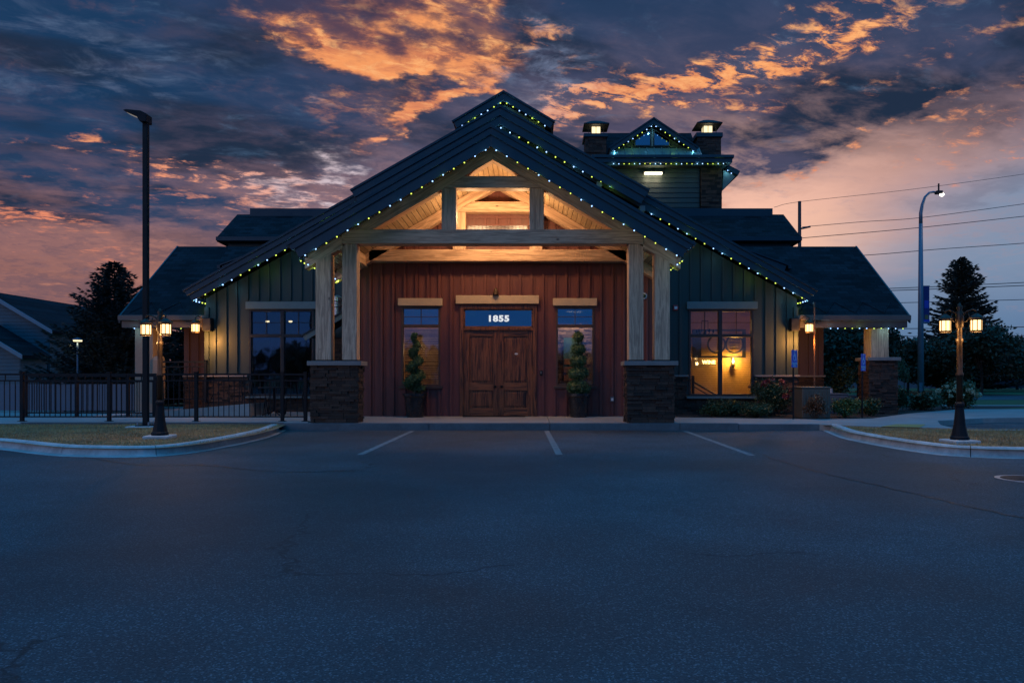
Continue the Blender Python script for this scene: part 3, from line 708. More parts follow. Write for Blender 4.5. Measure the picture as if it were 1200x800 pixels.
mb = MB(); mb.box(dx0-.10, dx1+.06, y-.11, y-.056, PZ(356.3, WY), PZ(346.6, WY)); B(mb, 'lintel', M['lintel'], entry, bev=.008)
mb = MB(); mb.box(dx0+.1, dx1-.3, y-.32, y-.06, .161, .172); B(mb, 'threshold', M['dark_metal'], entry)
cxm = (dx0+dx1)/2+.0
for sgn in (-1, 1):
    a, b_ = (dx0+jw+.004, cxm-.003) if sgn < 0 else (cxm+.003, dx1-jw-.004)
    z0, z1 = .172, fz-.006; st = .14
    mb = MB(); mb.box(a, a+st, y-.02, y+.035, z0, z1); mb.box(b_-st, b_, y-.02, y+.035, z0, z1)
    leaf_o = B(mb, 'door_leaf', M['door_z'], entry, bev=.006)
    for (za, zb_) in ((z0, z0+.20), (z0+.66, z0+.86), (z1-.15, z1)):
        mb = MB(); mb.box(a+st, b_-st, y-.018, y+.033, za, zb_); o = B(mb, 'door_rail', M['door_x'], entry, bev=.006)
    for (za, zb_) in ((z0+.20, z0+.66), (z0+.86, z1-.15)):
        mb = MB(); mb.box(a+st, b_-st, y+.008, y+.03, za, zb_); mb.box(a+st+.05, b_-st-.05, y-.008, y+.009, za+.05, zb_-.05); B(mb, 'door_panel', M['door_z'], entry, bev=.012)
    hx = cxm+sgn*.085; hz = z0+.76
    mb = MB(); mb.lathe([(.03, 0), (.03, .006)], 0, 0, 14); 
    mb = MB(); mb.tube([(hx, y-.02, hz), (hx, y-.07, hz)], .014, 10); mb.tube([(hx, y-.06, hz), (hx, y-.07, hz), (hx, y-.09, hz), (hx, y-.1, hz)], [.02, .034, .034, .02], 12); mb.tube([(hx, y-.019, hz), (hx, y-.028, hz)], .036, 14)
    B(mb, 'door_handle', M['dark_metal'], entry, smooth=True)
mb = MB(); mb.box(cxm-.02, cxm+.02, y-.045, y-.021, .172, fz-.01); B(mb, 'astragal', M['door_z'], entry)
mb = MB(); mb.lathe([(.045, 0), (.045, .004)], 0, 0, 18); v_ = [(x*1.0+PX(605, WY), y-.012, z_*0+PZ(414.5, WY)+yy*.55) for x, yy, z_ in mb.v]; mb2 = MB(); mb2.add([(a, y-.0085-(.004 if i >= 18 else 0), c) for i, (a, b__, c) in enumerate(v_)], mb.f); B(mb2, 'door_plaque', M['white'], entry)

# ---- green main gable wall
GY = 5.10; GX0, GX1 = CX-8.54, CX+8.54
gs, gza = .556, 8.59
ztop_g = lambda x: 8.20-gs*abs(x-CX)
gw_r = (PX(807, GY), PX(883, GY), PZ(464, GY), PZ(362.5, GY)); gw_l = (2*CX-gw_r[1], 2*CX-gw_r[0], gw_r[2], gw_r[3])
ZS = 1.19
mb = MB(); wall_open(mb, GX0, GX1, .1, ztop_g, GY, .15, [gw_l, gw_r, (WX0, WX1, .1, 3.9)], (CX,)); B(mb, 'wall', M['green'])
mb = MB(); hg = [(h[0]-.03, h[1]+.03, h[2]-.05, h[3]+.26) for h in (gw_l, gw_r)]
ribs(mb, GX0, CX-3.9, ZS+.05, ztop_g, GY, .045, .05, .31, hg, GX0+.28); B(mb, 'batten', M['green']); mb = MB(); ribs(mb, CX+3.9, GX1, ZS+.05, ztop_g, GY, .045, .05, .31, hg, GX1-.28-.31*14)
B(mb, 'batten', M['green'])
for a_ in (GX0-.02, GX1-.10):
    mb = MB(); mb.box(a_, a_+.12, GY-.05, GY-.002, ZS+.05, 3.2); B(mb, 'corner_board', M['green'])
for (a, b_) in ((GX0, WX0-.01), (WX1+.01, GX1)):
    mb = MB(); h3 = [(h[0]-.02, h[1]+.02, h[2]-.08, h[3]) for h in (gw_l, gw_r)]
    stones(mb, a, b_, .1, ZS, front_put(GY-.012), h3); B(mb, 'stone_base', M['stone'])
    for q0, q1 in ((a-.06, h3[0 if a < CX else 1][0]), (h3[0 if a < CX else 1][1], b_+(.06 if a > CX else 0))): 
        mb = MB(); mb.box(q0, q1, GY-.10, GY+.005, ZS, ZS+.05); B(mb, 'stone_ledge', M['cap'], bev=.006)
for sgn in (-1, 1):                       # side walls going back
    x = CX+sgn*8.54; a, b_ = sorted((x, x-sgn*.15)); mb = MB(); mb.box(a, b_, GY+.151, 14, .1, 3.3); B(mb, 'side_wall', M['green'])
    mb = MB(); stones(mb, GY, 7.0, .1, ZS, side_put(x+sgn*.012, sgn)); B(mb, 'stone_base', M['stone'])
def window_big(h, glass_up, glass_lo):
    x0, x1, z0, z1 = h; y = GY; f = .06; zt = PZ(393, GY); xm = PX(844, GY) if x0 > CX else 2*CX-PX(844, GY); fr = MB()
    fr.box(x0, x0+f, y-.03, y+.10, z0, z1); fr.box(x1-f, x1, y-.03, y+.10, z0, z1); fr.box(x0+f, x1-f, y-.03, y+.10, z0, z0+f); fr.box(x0+f, x1-f, y-.03, y+.10, z1-f, z1)
    fr.box(xm-.05, xm+.05, y-.035, y+.10, z0+f, z1-f); fr.box(x0+f, xm-.05, y-.03, y+.10, zt-.05, zt+.04); fr.box(xm+.05, x1-f, y-.03, y+.10, zt-.05, zt+.04)
    zm = (zt+z1)/2
    for a, b_ in ((x0+f, xm-.05), (xm+.05, x1-f)):
        c = (a+b_)/2; fr.box(c-.008, c+.008, y+.01, y+.02, zt+.04, z1-f); fr.box(a, b_, y+.011, y+.019, zm-.007, zm+.007)
    w = B(fr, 'window', M['frame'], bev=.004)
    for a, b_ in ((x0+f, xm-.05), (xm+.05, x1-f)):
        mb = MB(); mb.box(a, b_, y+.05, y+.056, zt+.04, z1-f); B(mb, 'pane', glass_up, w)
        mb = MB(); mb.box(a, b_, y+.05, y+.056, z0+f, zt-.05); B(mb, 'pane', glass_lo, w)
    mb = MB(); mb.box(x0-.08, x1+.08, y-.13, y+.02, z0-.07, z0-.003); B(mb, 'sill', M['green_trim'], w, bev=.006)
    mb = MB(); mb.box(x0-.07, x1+.09, y-.11, y-.047, z1+.005, z1+.215); B(mb, 'lintel', M['green_trim'], w, bev=.008)
    return w
M['glass_l'] = make_glass('dim_reflective_window_glass', .13, thru=(.5, .5, .5)); wl = window_big(gw_l, M['glass_l'], M['glass']); wr = window_big(gw_r, M['glass_c'], M['glass_c'])
room(gw_l[0]-.5, gw_l[1]+.5, gw_l[2]-.2, gw_l[3]+.1, GY+.155, 3.0, M['void'])
# dining room behind the lit right window
room(gw_r[0]-.6, gw_r[1]+.9, gw_r[2]-.4, gw_r[3]+.15, GY+.155, 2.3, M['tan_wall'], 'dining_room')
mb = MB()
z = gw_r[2]+.07
while z < PZ(397, GY): mb.box(gw_r[0]+.07, gw_r[1]-.07, GY+.10, GY+.112, z, z+.004); z += .052
B(mb, 'blind_cord', M['frame'], wr)
RYB = GY+.155+2.28
def RX(px, yy=RYB): return PX(px, yy)
def RZp(py, yy=RYB): return PZ(py, yy)
mb = MB()                                   # carved panel with two round openings, high on the back wall
pa, pb, pz0, pz1 = RX(810), RX(872), RZp(417), RZp(392)
def ring(mb, cx, cz, r0, r1, y0, y1, seg=28):
    for k in range(seg):
        a0, a1 = 2*pi*k/seg, 2*pi*(k+1)/seg
        mb.prism_y([(cx+r0*cos(a0), cz+r0*sin(a0)), (cx+r1*cos(a0), cz+r1*sin(a0)), (cx+r1*cos(a1), cz+r1*sin(a1)), (cx+r0*cos(a1), cz+r0*sin(a1))], y0, y1)
mb.box(pa, pb, RYB-.2, RYB-.15, pz0-.06, pz0); mb.box(pa, pb, RYB-.2, RYB-.15, pz1+.1, pz1+.16)
for cpx in (838, 859): ring(mb, RX(cpx), RZp(403.5), .25, .30, RYB-.2, RYB-.15)
mb.box(pa, pa+.28, RYB-.2, RYB-.15, pz0, pz1+.1)
mb.box(RX(868), RX(872), RYB-.2, RYB-.15, pz0, pz1+.1)
for i in range(4): mb.box(RX(853), RX(865), RYB-.19, RYB-.17, RZp(398+i*3.5)-.012, RZp(398+i*3.5)+.012)
B(mb, 'fretwork_screen', M['blue_wood'])
t = thing('chandelier', 'small candle chandelier hanging behind the lit window beside the green wall', 'chandelier', (PX(826, 6.2), 6.2, PZ(392, 6.2)))
O = tuple(t.location); mb = MB(); mb.tube([(0, 0, .0), (0, 0, .75)], .012, 6); mb.tube([(0, 0, -.05), (0, 0, .02), (0, 0, .1)], [.02, .05, .02], 8)
for k in range(2): mb.box(-.10+.19*k, -.09+.19*k, -.01, .01, .08, .42)
mb.box(-.10, .10, -.01, .01, .41, .43); mb.build('stem', M['dark_metal'], t)
mb = MB()
for k in range(5):
    a = 2*pi*k/5; mb.tube([(0, 0, 0), (.12*cos(a), .12*sin(a), -.05), (.24*cos(a), .24*sin(a), .02), (.26*cos(a), .26*sin(a), .07)], .010, 6); mb.tube([(.26*cos(a), .26*sin(a), .07), (.26*cos(a), .26*sin(a), .16)], [.035, .02], 8)
mb.build('candle_arm', M['dark_metal'], t)
sc_x, sc_z = PX(858, RYB), PZ(426, RYB)
t = thing('wall_sconce', 'glowing candle sconce on the back wall seen through the lit window', 'sconce', (sc_x, RYB-.12, sc_z))
MB().lathe([(.0, -.13), (.05, -.11), (.055, -.05), (.05, -.01), (.02, 0)], seg=12).build('holder', M['dark_metal'], t, smooth=True)
MB().lathe([(.012, 0), (.035, .04), (.04, .08), (.02, .14), (.003, .2)], seg=10).build('bulb', M['candle'], t, smooth=True)
light('POINT', (0, -.12, .08), 58, (1, .48, .07), .06, t)
t = thing('neon_sign', 'small yellow neon word glowing on the back wall behind the window', 'neon sign', (PX(830, RYB), RYB-.08, PZ(424.5, RYB)))
text_obj('WINE', .16, M['neon'], t, (0, 0, 0), bold=.004, name='neon_letters')
MB().box(-.24, .24, .02, .04, -.09, -.075).build('mounting_bar', M['dark_metal'], t)
mb = MB(); mb.tube([(PX(812, 6.5), 6.5, PZ(447, 6.5)), (PX(845, 6.5), 6.5, PZ(466, 6.5))], .03, 8); mb.tube([(PX(812, 6.5), 6.5, PZ(452, 6.5)), (PX(842, 6.5), 6.5, PZ(470, 6.5))], .02, 8); mb.box(PX(812, 6.5)-.04, PX(812, 6.5)+.04, 6.46, 6.54, .3, PZ(440, 6.5))
B(mb, 'stair_rail', M['frame'])
light('POINT', (PX(845, 6.4), 6.3, 2.75), 3.0, (1, .58, .22), .2, lodge, BO)
# left window: lamps inside
for px_, py_ in ((313.5, 376.5), (340.5, 376.5), (317, 394)):
    yy = GY+1.2
    t = thing('pendant_lamp', {313.5: 'small glowing pendant lamp in the left half of the dark window', 340.5: 'small glowing pendant lamp in the right half of the dark window', 317: 'lowest and faintest pendant lamp inside the dark window'}[px_], 'pendant lamp', (PX(px_, yy), yy, PZ(py_, yy)))
    r_ = .045 if px_ < 345 and py_ < 380 else .025
    MB().lathe([(.01, -r_), (r_*1.3, -r_*.5), (r_*1.3, r_*.3), (.01, r_)], seg=10).build('globe', M['wall_tube'], t, smooth=True)
    MB().lathe([(r_*1.4, r_*.4), (.03, r_*1.4)], seg=10).build('shade', M['dark_metal'], t); MB().tube([(0, 0, r_*1.4), (0, 0, 3.2-t.location[2])], .005, 5).build('cord', M['dark_metal'], t)

# ---- main gable roof
gable_band('roof', M['shingle'], 8.86, gza-.03, gs, .20, 4.57, 12.5)
gable_band('soffit', M['green'], 8.70, gza-.24, gs, .025, 4.56, 5.09)
gable_band('fascia', M['fascia'], 8.80, gza-.14, gs, .32, 4.50, 4.545, bev=.006)
gable_band('fascia', M['fascia'], 8.88, gza-.04, gs, .20, 4.46, 4.53, bev=.006)
gable_band('drip_edge', M['fascia2'], 8.92, gza, gs, .07, 4.43, 4.55, bev=.004)
# projecting upper part of the gable
gable_band('roof', M['shingle'], 4.10, 8.64, .564, .19, 4.17, 6)
gable_band('fascia', M['fascia'], 4.05, 8.52, .564, .38, 4.10, 4.145, bev=.006)
gable_band('fascia', M['fascia'], 4.10, 8.62, .564, .24, 4.06, 4.13, bev=.006)
gable_band('drip_edge', M['fascia2'], 4.13, 8.665, .564, .07, 4.03, 4.15, bev=.004)
for xx in (.42+.0, 2.75, 3.95):            # outlooker blocks
    for sgn in (-1, 1):
        z = 8.14-.556*xx; mb = MB(); mb.box(CX+sgn*xx-.07, CX+sgn*xx+.07, 4.20, 5.05, z-.16, z-.02); B(mb, 'outlooker', M['green_trim'])
for sgn in (-1, 1):                       # eave returns and gutters
    x = CX+sgn*8.80; z = gza-gs*8.80
    a, b_ = sorted((x-sgn*.15, x-sgn*.10)); mb = MB(); mb.box(a, b_, 4.56, 5.2, z-.26, z-.05); B(mb, 'fascia', M['fascia'])
    a, b_ = sorted((x, x+sgn*.12)); mb = MB(); mb.box(a, b_, 4.56, 12, z-.14, z-.01); B(mb, 'gutter', M['fascia2'], bev=.01)
# shallower shed roof edges behind the main eaves
for sgn in (-1, 1):
    xo, xi = 9.02, 5.6; zo = 4.74; sl = .375; mb = MB()
    mb.prism_y([(CX+sgn*xo, zo), (CX+sgn*xi, zo+sl*(xo-xi)), (CX+sgn*xi, zo+sl*(xo-xi)-.20), (CX+sgn*(xo-.08), zo-.20)], 7.38, 7.46); B(mb, 'fascia', M['fascia'], bev=.006)
    mb = MB(); mb.prism_y([(CX+sgn*(xo+.04), zo+.04), (CX+sgn*xi, zo+sl*(xo-xi)+.05), (CX+sgn*xi, zo+sl*(xo-xi)), (CX+sgn*(xo+.04), zo)], 7.33, 12); B(mb, 'roof', M['fascia2'])
    mb = MB(); mb.prism_y([(CX+sgn*(xo-.18), zo-.20), (CX+sgn*xi, zo-.20+sl*(xo-xi-.1)), (CX+sgn*xi, zo-1.6), (CX+sgn*(xo-.35), zo-.42)], 7.50, 7.6); B(mb, 'wall', M['green'])
    a, b_ = sorted((CX+sgn*(xo+.045), CX+sgn*(xo+.14))); mb = MB(); mb.box(a, b_, 7.35, 11, zo-.09, zo+.02); B(mb, 'gutter', M['fascia2'])
# cupola dormer on the ridge
cz = 10.08
mb = MB(); mb.prism_y([(CX-1.30, 7.6), (CX+1.30, 7.6), (CX+1.30, 9.1), (CX, 9.8), (CX-1.30, 9.1)], 7.15, 10); B(mb, 'cupola', M['green'])
gable_band('fascia', M['fascia'], 1.56, cz-.04, .59, .24, 6.80, 6.86, bev=.005)
gable_band('roof', M['shingle'], 1.58, cz-.01, .59, .2, 6.87, 10.2)
gable_band('drip_edge', M['fascia2'], 1.62, cz+.03, .59, .07, 6.76, 6.88, bev=.004)

# ---- side wings: cross gable with eave toward the lot
XL, XR, EY, EZ, RY, RZ2 = -11.92, 10.98, 5.2, 2.95, 8.8, 5.60
for xa, xb, tagn in ((XL, GX0-.002, 'l'), (GX1+.002, XR, 'r')):
    mb = MB(); mb.prism_x([(EY, EZ), (RY, RZ2), (RY+3.6, EZ), (RY+3.6, EZ-.14), (RY, RZ2-.16), (EY, EZ-.14)], xa, xb); B(mb, 'roof', M['shingle'])
    mb = MB(); mb.box(xa, xb, EY-.14, EY-.01, EZ-.13, EZ+.02); B(mb, 'gutter', M['fascia_g'], bev=.012)
    mb = MB(); mb.box(xa+.05, xb-.05, EY-.005, EY+.30, EZ-.33, EZ-.142); B(mb, 'eave_beam', M['fascia_g'])
    mb = MB(); mb.box(xa+.06, xb, EY+.31, 8.5, EZ-.19, EZ-.15); B(mb, 'soffit', M['fascia_g'])
    for xg, s_ in ((xa, -1),) if tagn == 'l' else ((xb, 1),):       # rake boards
        a, b_ = sorted((xg, xg+s_*.05)); mb = MB(); mb.prism_x([(EY, EZ+.01), (RY, RZ2+.02), (RY, RZ2-.2), (EY, EZ-.2)], a, b_); B(mb, 'rake_board', M['fascia2'])
mb = MB(); mb.prism_x([(EY+1.5, EZ+1.15), (RY, RZ2), (RY+3.6, EZ), (RY+3.4, EZ-.16), (RY, RZ2-.16)], GX0, GX1); B(mb, 'roof', M['shingle'])
# heating cable zigzag
for xa, xb in ((XL+.2, GX0-.3), (GX1+.1, XR-.1)):
    pts = []; x = xa; up = False
    while x < xb:
        yy = EY+.12 if not up else EY+.62; pts.append((x, yy, EZ+(yy-EY)*(RZ2-EZ)/(RY-EY)+.012)); x += .42; up = not up
    mb = MB(); mb.tube(pts, .010, 5); B(mb, 'heating_cable', M['dark_metal'])
# wing walls
for sgn, xo in ((-1, 10.05), (1, 10.05)):
    a, b_ = sorted((CX+sgn*8.55, CX+sgn*xo)); mb = MB(); mb.box(a, b_, 7.0, 7.12, ZS, 2.80)
    B(mb, 'wall', M['purple']); mb = MB(); ribs(mb, a, b_, ZS+.05, lambda x: 2.8, 7.0, .04, .05, .30, []); B(mb, 'batten', M['purple'])
    mb = MB(); stones(mb, a, b_, .1, ZS, front_put(6.98)); B(mb, 'stone_base', M['stone'])
    mb = MB(); mb.box(a, b_+.03, 6.9, 7.0, ZS, ZS+.05); B(mb, 'stone_ledge', M['cap'])
    a2, b2 = sorted((CX+sgn*xo, CX+sgn*(xo-.12))); mb = MB(); mb.box(a2, b2, 7.121, 12, .1, 2.8); B(mb, 'side_wall', M['purple'])
# wing porch piers
mb = MB(); mb.box(9.89, 10.68, 5.32, 6.0, .1, 1.66); core = B(mb, 'stone_pier', M['mortar'])
mb = MB(); stones(mb, 9.86, 10.71, .1, 1.66, front_put(5.33)); stones(mb, 5.3, 6.0, .1, 1.66, side_put(9.89, -1)); B(mb, 'ledge_stone', M['stone'], core)
mb = MB(); mb.box(9.80, 10.77, 5.22, 6.1, 1.66, 1.76); B(mb, 'cap', M['cap'], core, bev=.012)
mb = MB(); mb.box(9.97, 10.49, 5.4, 5.9, 1.76, 2.62); B(mb, 'timber_post', M['wood_z'], bev=.01)
mb = MB(); mb.box(-11.6, -11.07, 5.4, 5.9, .178, 2.62); B(mb, 'timber_post', M['stucco'], bev=.01)
mb = MB(); mb.prism_x([(5.35, .5), (5.35, 1.68), (5.42, 1.78), (5.55, 1.82), (5.70, 1.78), (5.76, 1.68), (5.76, .5)], -11.06, -10.88); B(mb, 'service_post', M['stucco'], bev=.01)
# ---- roof 2 (taller rear block)
Y2, Z2, R2Y, R2Z = 12.7, 6.65, 14.75, 7.98; X2L, X2R = -12.25, 10.55
mb = MB(); mb.prism_x([(Y2, Z2), (R2Y, R2Z), (R2Y+2.6, Z2-.1), (R2Y+2.6, Z2-.3), (Y2, Z2-.18)], X2L, X2R); B(mb, 'roof', M['shingle'])
mb = MB(); mb.box(X2L+.3, X2R-.3, Y2+.35, R2Y+2, 2, Z2-.1); B(mb, 'wall', M['green'])
mb = MB(); mb.box(-11.67, 10.05, R2Y-.15, R2Y+.5, R2Z-.2, R2Z+.22); B(mb, 'ridge_vent', M['fascia2'])
mb = MB(); mb.box(X2L, X2R, Y2-.1, Y2-.003, Z2-.15, Z2); B(mb, 'gutter', M['fascia2'])

# ---- tower
TY = 16.4
def TX(px, Y=TY): return PX(px, Y)
def TZ(py, Y=TY): return PZ(py, Y)
CN = lambda p: PZ(p, TY-.78)
mb = MB(); mb.box(TX(700), TX(820), TY, TY+4, 6, CN(191)); tower = B(mb, 'tower', M['siding_t'] if 'siding_t' in M else M['green'])
mb = MB(); z = 8.0
while z < TZ(192):                         # lap siding courses
    mb.prism_x([(TY-.035, z), (TY-.002, z), (TY-.002, z+.21), (TY-.008, z+.21)], TX(702), TX(819)); z += .215
B(mb, 'lap_siding', M['green'], tower)
mb = MB(); mb.box(TX(821), TX(844.5), TY-.15, TY+2.5, 6.5, CN(190)); B(mb, 'tower_pier', M['mortar'], tower)
mb = MB(); stones(mb, TX(820.5), TX(845), 7.6, TZ(193), front_put(TY-.13), rowh=(.07, .14), ln=(.15, .5)); B(mb, 'ledge_stone', M['stone'], tower)
mb = MB(); mb.box(TX(693), TX(853), TY-.75, TY+3.6, CN(190), CN(185)); mb.box(TX(691.5), TX(854.5), TY-.82, TY+3.7, CN(185)+.002, CN(181.5)); B(mb, 'cornice', M['fascia'], tower, bev=.01)
mb = MB(); mb.box(TX(700), TX(848), TY-.55, TY+3, CN(192), CN(190)-.002); B(mb, 'soffit', M['green'], tower)
mb = MB(); a, b_ = TX(714), TX(818); mb.prism_x([(TY-.72, CN(182)), (TY-.10, TZ(174.5)), (TY+.0, TZ(174.5)), (TY+.0, CN(182))], a, b_); B(mb, 'skirt_roof', M['skirt'], tower)
mb = MB(); nn = 12
for i in range(nn+1):
    x = a+(b_-a)*i/nn; mb.prism_x([(TY-.73, CN(182)+.03), (TY-.11, TZ(174.5)+.035), (TY-.11, TZ(174.5)), (TY-.73, CN(182))], x-.018, x+.018)
B(mb, 'roof_seam', M['skirt'], tower)
tcx = TX(764); tza = PZ(138, TY-.5); tsl = .665; th_ = 1.93
mb = MB(); mb.prism_y([(tcx-th_+.15, TZ(176)), (tcx+th_-.15, TZ(176)), (tcx+th_-.15, tza-tsl*(th_-.15)-.2), (tcx, tza-.25), (tcx-th_+.15, tza-tsl*(th_-.15)-.2)], TY+.02, TY+3); B(mb, 'gable_wall', M['green'], tower)
mb = MB(); z = TZ(173)
while z < tza-.5:
    hw = (tza-.32-z)/tsl
    mb.prism_x([(TY-.015, z), (TY+.019, z), (TY+.019, z+.14), (TY+.01, z+.14)], tcx-hw+.1, tcx+hw-.1); z += .145
B(mb, 'lap_siding', M['green'], tower)
c = 1/sqrt(1+tsl*tsl)
for sgn in (-1, 1):
    def band(za, half, t_): 
        return [(tcx, za), (tcx+sgn*half, za-tsl*half), (tcx+sgn*(half-t_*c*tsl*c), za-tsl*half-t_*c*c), (tcx, za-t_)]
    mb = MB(); mb.prism_y(band(tza-.06, th_-.03, .20), TY-.50, TY-.44); B(mb, 'fascia', M['fascia'], tower)
    mb = MB(); mb.prism_y(band(tza-.01, th_, .16), TY-.43, TY+3); B(mb, 'roof', M['shingle'], tower)
    mb = MB(); mb.prism_y(band(tza+.02, th_+.03, .07), TY-.54, TY-.42); B(mb, 'drip_edge', M['fascia2'], tower)
    xa = tcx+sgn*.05; xb = tcx+sgn*.78; z0 = TZ(172)
    mb = MB(); mb.prism_y([(xa, z0), (xb, z0), (xb, z0+.32), (xa, z0+.78)], TY-.06, TY-.03); o = B(mb, 'gable_window', M['frame'], tower)
    mb = MB(); mb.prism_y([(xa+sgn*.05, z0+.05), (xb-sgn*.05, z0+.05), (xb-sgn*.05, z0+.29), (xa+sgn*.05, z0+.69)], TY-.068, TY-.062); B(mb, 'gable_pane', M['glass_r'], tower)
mb = MB(); mb.box(tcx-.035, tcx+.035, TY-.08, TY-.02, TZ(172), tza-.35); B(mb, 'mullion', M['green_trim'], tower)
mb = MB(); mb.prism_x([(TY+.3, TZ(178)), (TY+1.8, TZ(156, TY+1.8)), (TY+3.3, TZ(178))], TX(708), TX(820)); B(mb, 'roof', M['shingle'], tower)
# tower chimneys with lanterns
for (pa_, pb_, ptop) in ((684.5, 711.5, 157), (816, 846, 156)):
    yb = TY+.2; xa, xb = TX(pa_, yb), TX(pb_, yb); mb = MB(); mb.box(xa+.06, xb-.06, yb, yb+1, 9.6, TZ(161, yb)); ch = B(mb, 'chimney', M['mortar'])
    mb = MB(); stones(mb, xa+.04, xb-.04, 10.3, TZ(161, yb), front_put(yb), rowh=(.06, .12)); B(mb, 'ledge_stone', M['stone'], ch)
    mb = MB(); mb.box(xa-.02, xb+.02, yb-.1, yb+1.1, TZ(161, yb), TZ(ptop, yb)); B(mb, 'chimney_cap', M['cap2'] if 'cap2' in M else M['fascia'], ch, bev=.01)
def hexlamp(mbs): pass
ch_lan = []
for (cpx, bpy_, lab) in ((698, 157, 'glowing box lantern on the left stone chimney of the tower'), (828.5, 156, 'glowing box lantern on the right stone chimney of the tower')):
    yb = TY+.2+.45; bz = TZ(bpy_, TY+.2); loc = (PX(cpx, yb), yb, bz)
    t = thing('chimney_lantern', lab, 'lantern', loc, 'lanterns capping the tower chimneys')
    MB().box(-.19, .19, -.19, .19, .0, .40).build('glass', M['chim_lantern'], t)
    mb = MB()
    for sx in (-1, 0, 1):
        for sy in (-1, 0, 1):
            if (sx, sy) != (0, 0): mb.box(sx*.20-.012, sx*.20+.012, sy*.20-.012, sy*.20+.012, -.02, .43)
    for sx in (-1, 1): mb.box(sx*.33-.012, sx*.33+.012, -.33, -.30, -.02, .43)
    mb.build('frame', M['dark_metal'], t)
    r = .56; mb = MB(); mb.add([(-r, -r, .40), (r, -r, .40), (r, r, .40), (-r, r, .40), (-r, -r, .45), (r, -r, .45), (r, r, .45), (-r, r, .45), (-.2, -.2, .66), (.2, -.2, .66), (.2, .2, .66), (-.2, .2, .66), (0, 0, .74)],
        [(3, 2, 1, 0), (0, 1, 5, 4), (1, 2, 6, 5), (2, 3, 7, 6), (3, 0, 4, 7), (4, 5, 9, 8), (5, 6, 10, 9), (6, 7, 11, 10), (7, 4, 8, 11), (8, 9, 12), (9, 10, 12), (10, 11, 12), (11, 8, 12)])
    mb.build('lantern_roof', M['dark_metal'], t)
    light('POINT', (0, -.45, .2), 6, (1, .75, .4), .1, t)
# side gable eave of the tower
mb = MB(); yb = TY-.2
mb.prism_y([(TX(851), TZ(194)), (TX(866), TZ(202)), (TX(863.5), TZ(207)), (TX(850), TZ(199))], yb, yb+3); B(mb, 'roof', M['fascia'], tower)
mb = MB(); mb.prism_y([(TX(847), TZ(200)), (TX(861), TZ(207.5)), (TX(846), TZ(224))], yb+.1, yb+.2); B(mb, 'soffit', M['lilac'] if 'lilac' in M else M['green_trim'], tower)
# tower wall light
t = thing('wall_light', 'long bar light glowing on the tower wall below the string lights', 'wall light', (TX(765), TY-.04, TZ(204)))
MB().box(-.44, .44, -.20, -.0, .03, .08).build('hood', M['dark_metal'], t); MB().box(-.38, .38, -.17, -.03, -.045, .028).build('tube', M['wall_tube'], t)
light('POINT', (.2, -.30, -.12), 9, (1, .80, .5), .08, t); light('POINT', (-.2, -.30, -.12), 9, (1, .80, .5), .08, t)

# ---- lean-to beside the entry (left, between the posts)
t = thing('side_canopy', 'small sloping grey canopy on stone beside the left entry posts', 'canopy', (-5.5, 3.4, .16)); O = tuple(t.location)
def Bt(mb, name, mat, **k): return mb.build(name, mat, t, off=O, **k)
xa, za = PX(354.5, 3.3), PZ(393.5, 3.3); xb, zb_ = WX0-.005, 0; zb_ = za+.59*(xb-xa)
mb = MB(); mb.prism_y([(xa, za), (xb, zb_), (xb, zb_-.16), (xa+.07, za-.13)], 3.3, 3.36); Bt(mb, 'fascia', M['green_trim'], bev=.005)
mb = MB(); mb.prism_y([(xa-.02, za+.03), (xb, zb_+.04), (xb, zb_), (xa-.02, za-.01)], 3.26, 4.9); Bt(mb, 'roof', M['fascia2'])
mb = MB(); stones(mb, xa+.25, xb, .18, za-.02, front_put(3.7)); mb.box(xa+.27, xb-.01, 3.72, 4.9, .18, za-.02); Bt(mb, 'stone_wall', M['stone'])
t = thing('vent_pipe', 'shiny ribbed metal flue between the two left entry posts', 'flue', (PX(395, 3.6), 3.6, 2.7))
MB().lathe([(.10, 0), (.10, .34), (.14, .36), (.14, .42), (.11, .44), (.11, .50), (.15, .52), (.15, .62), (.03, .68)], seg=16).build('flue', M['galv'], t, smooth=False)

# ------------------------------------------------------------------ fixtures on the entry wall
t = thing('sconce', 'dark conical down light over the lintel of the entrance doors', 'wall lamp', (PX(581, WY), WY, PZ(342.5, WY)))
MB().lathe([(.085, -.10), (.075, -.06), (.05, .03), (.03, .09), (.005, .11)], 0, -.10, 16).build('shade', M['bronze'], t, smooth=True); MB().box(-.04, .04, -.06, -.001, -.06, .05).build('backplate', M['bronze'], t)
t = thing('security_camera', 'round white dome camera on the red wall between the right posts', 'camera', (PX(754.3, WY), WY-.001, PZ(347, WY)))
MB().tube([(0, 0, 0), (0, -.05, 0), (0, -.07, 0)], [.085, .085, .06], 18).build('housing', M['white'], t); MB().tube([(0, -.06, 0), (0, -.10, 0), (0, -.115, 0)], [.052, .045, .015], 14).build('lens', M['lens'], t)
t = thing('fire_alarm', 'small red fire alarm strobe on the green wall right of the posts', 'alarm', (PX(791.3, GY), GY-.002, PZ(360.5, GY)))
MB().box(-.07, .07, -.05, 0, -.075, .075).build('housing', M['alarm'], t, bev=.01); MB().box(-.035, .045, -.075, -.052, -.05, .03).build('strobe', M['white'], t)
t = thing('keypad', 'small black keypad on the red wall right of the doors', 'keypad', (PX(634, WY), WY-.04, PZ(437, WY)))
MB().box(-.035, .035, -.03, 0, -.07, .07).build('housing', M['dark_metal'], t, bev=.008); MB().box(-.02, .02, -.036, -.031, -.02, .05).build('buttons', M['unit'], t)
t = thing('outlet_box', 'small grey outlet box low on the red wall right of the topiary', 'outlet', (PX(717, WY), WY-.04, PZ(467.5, WY)))
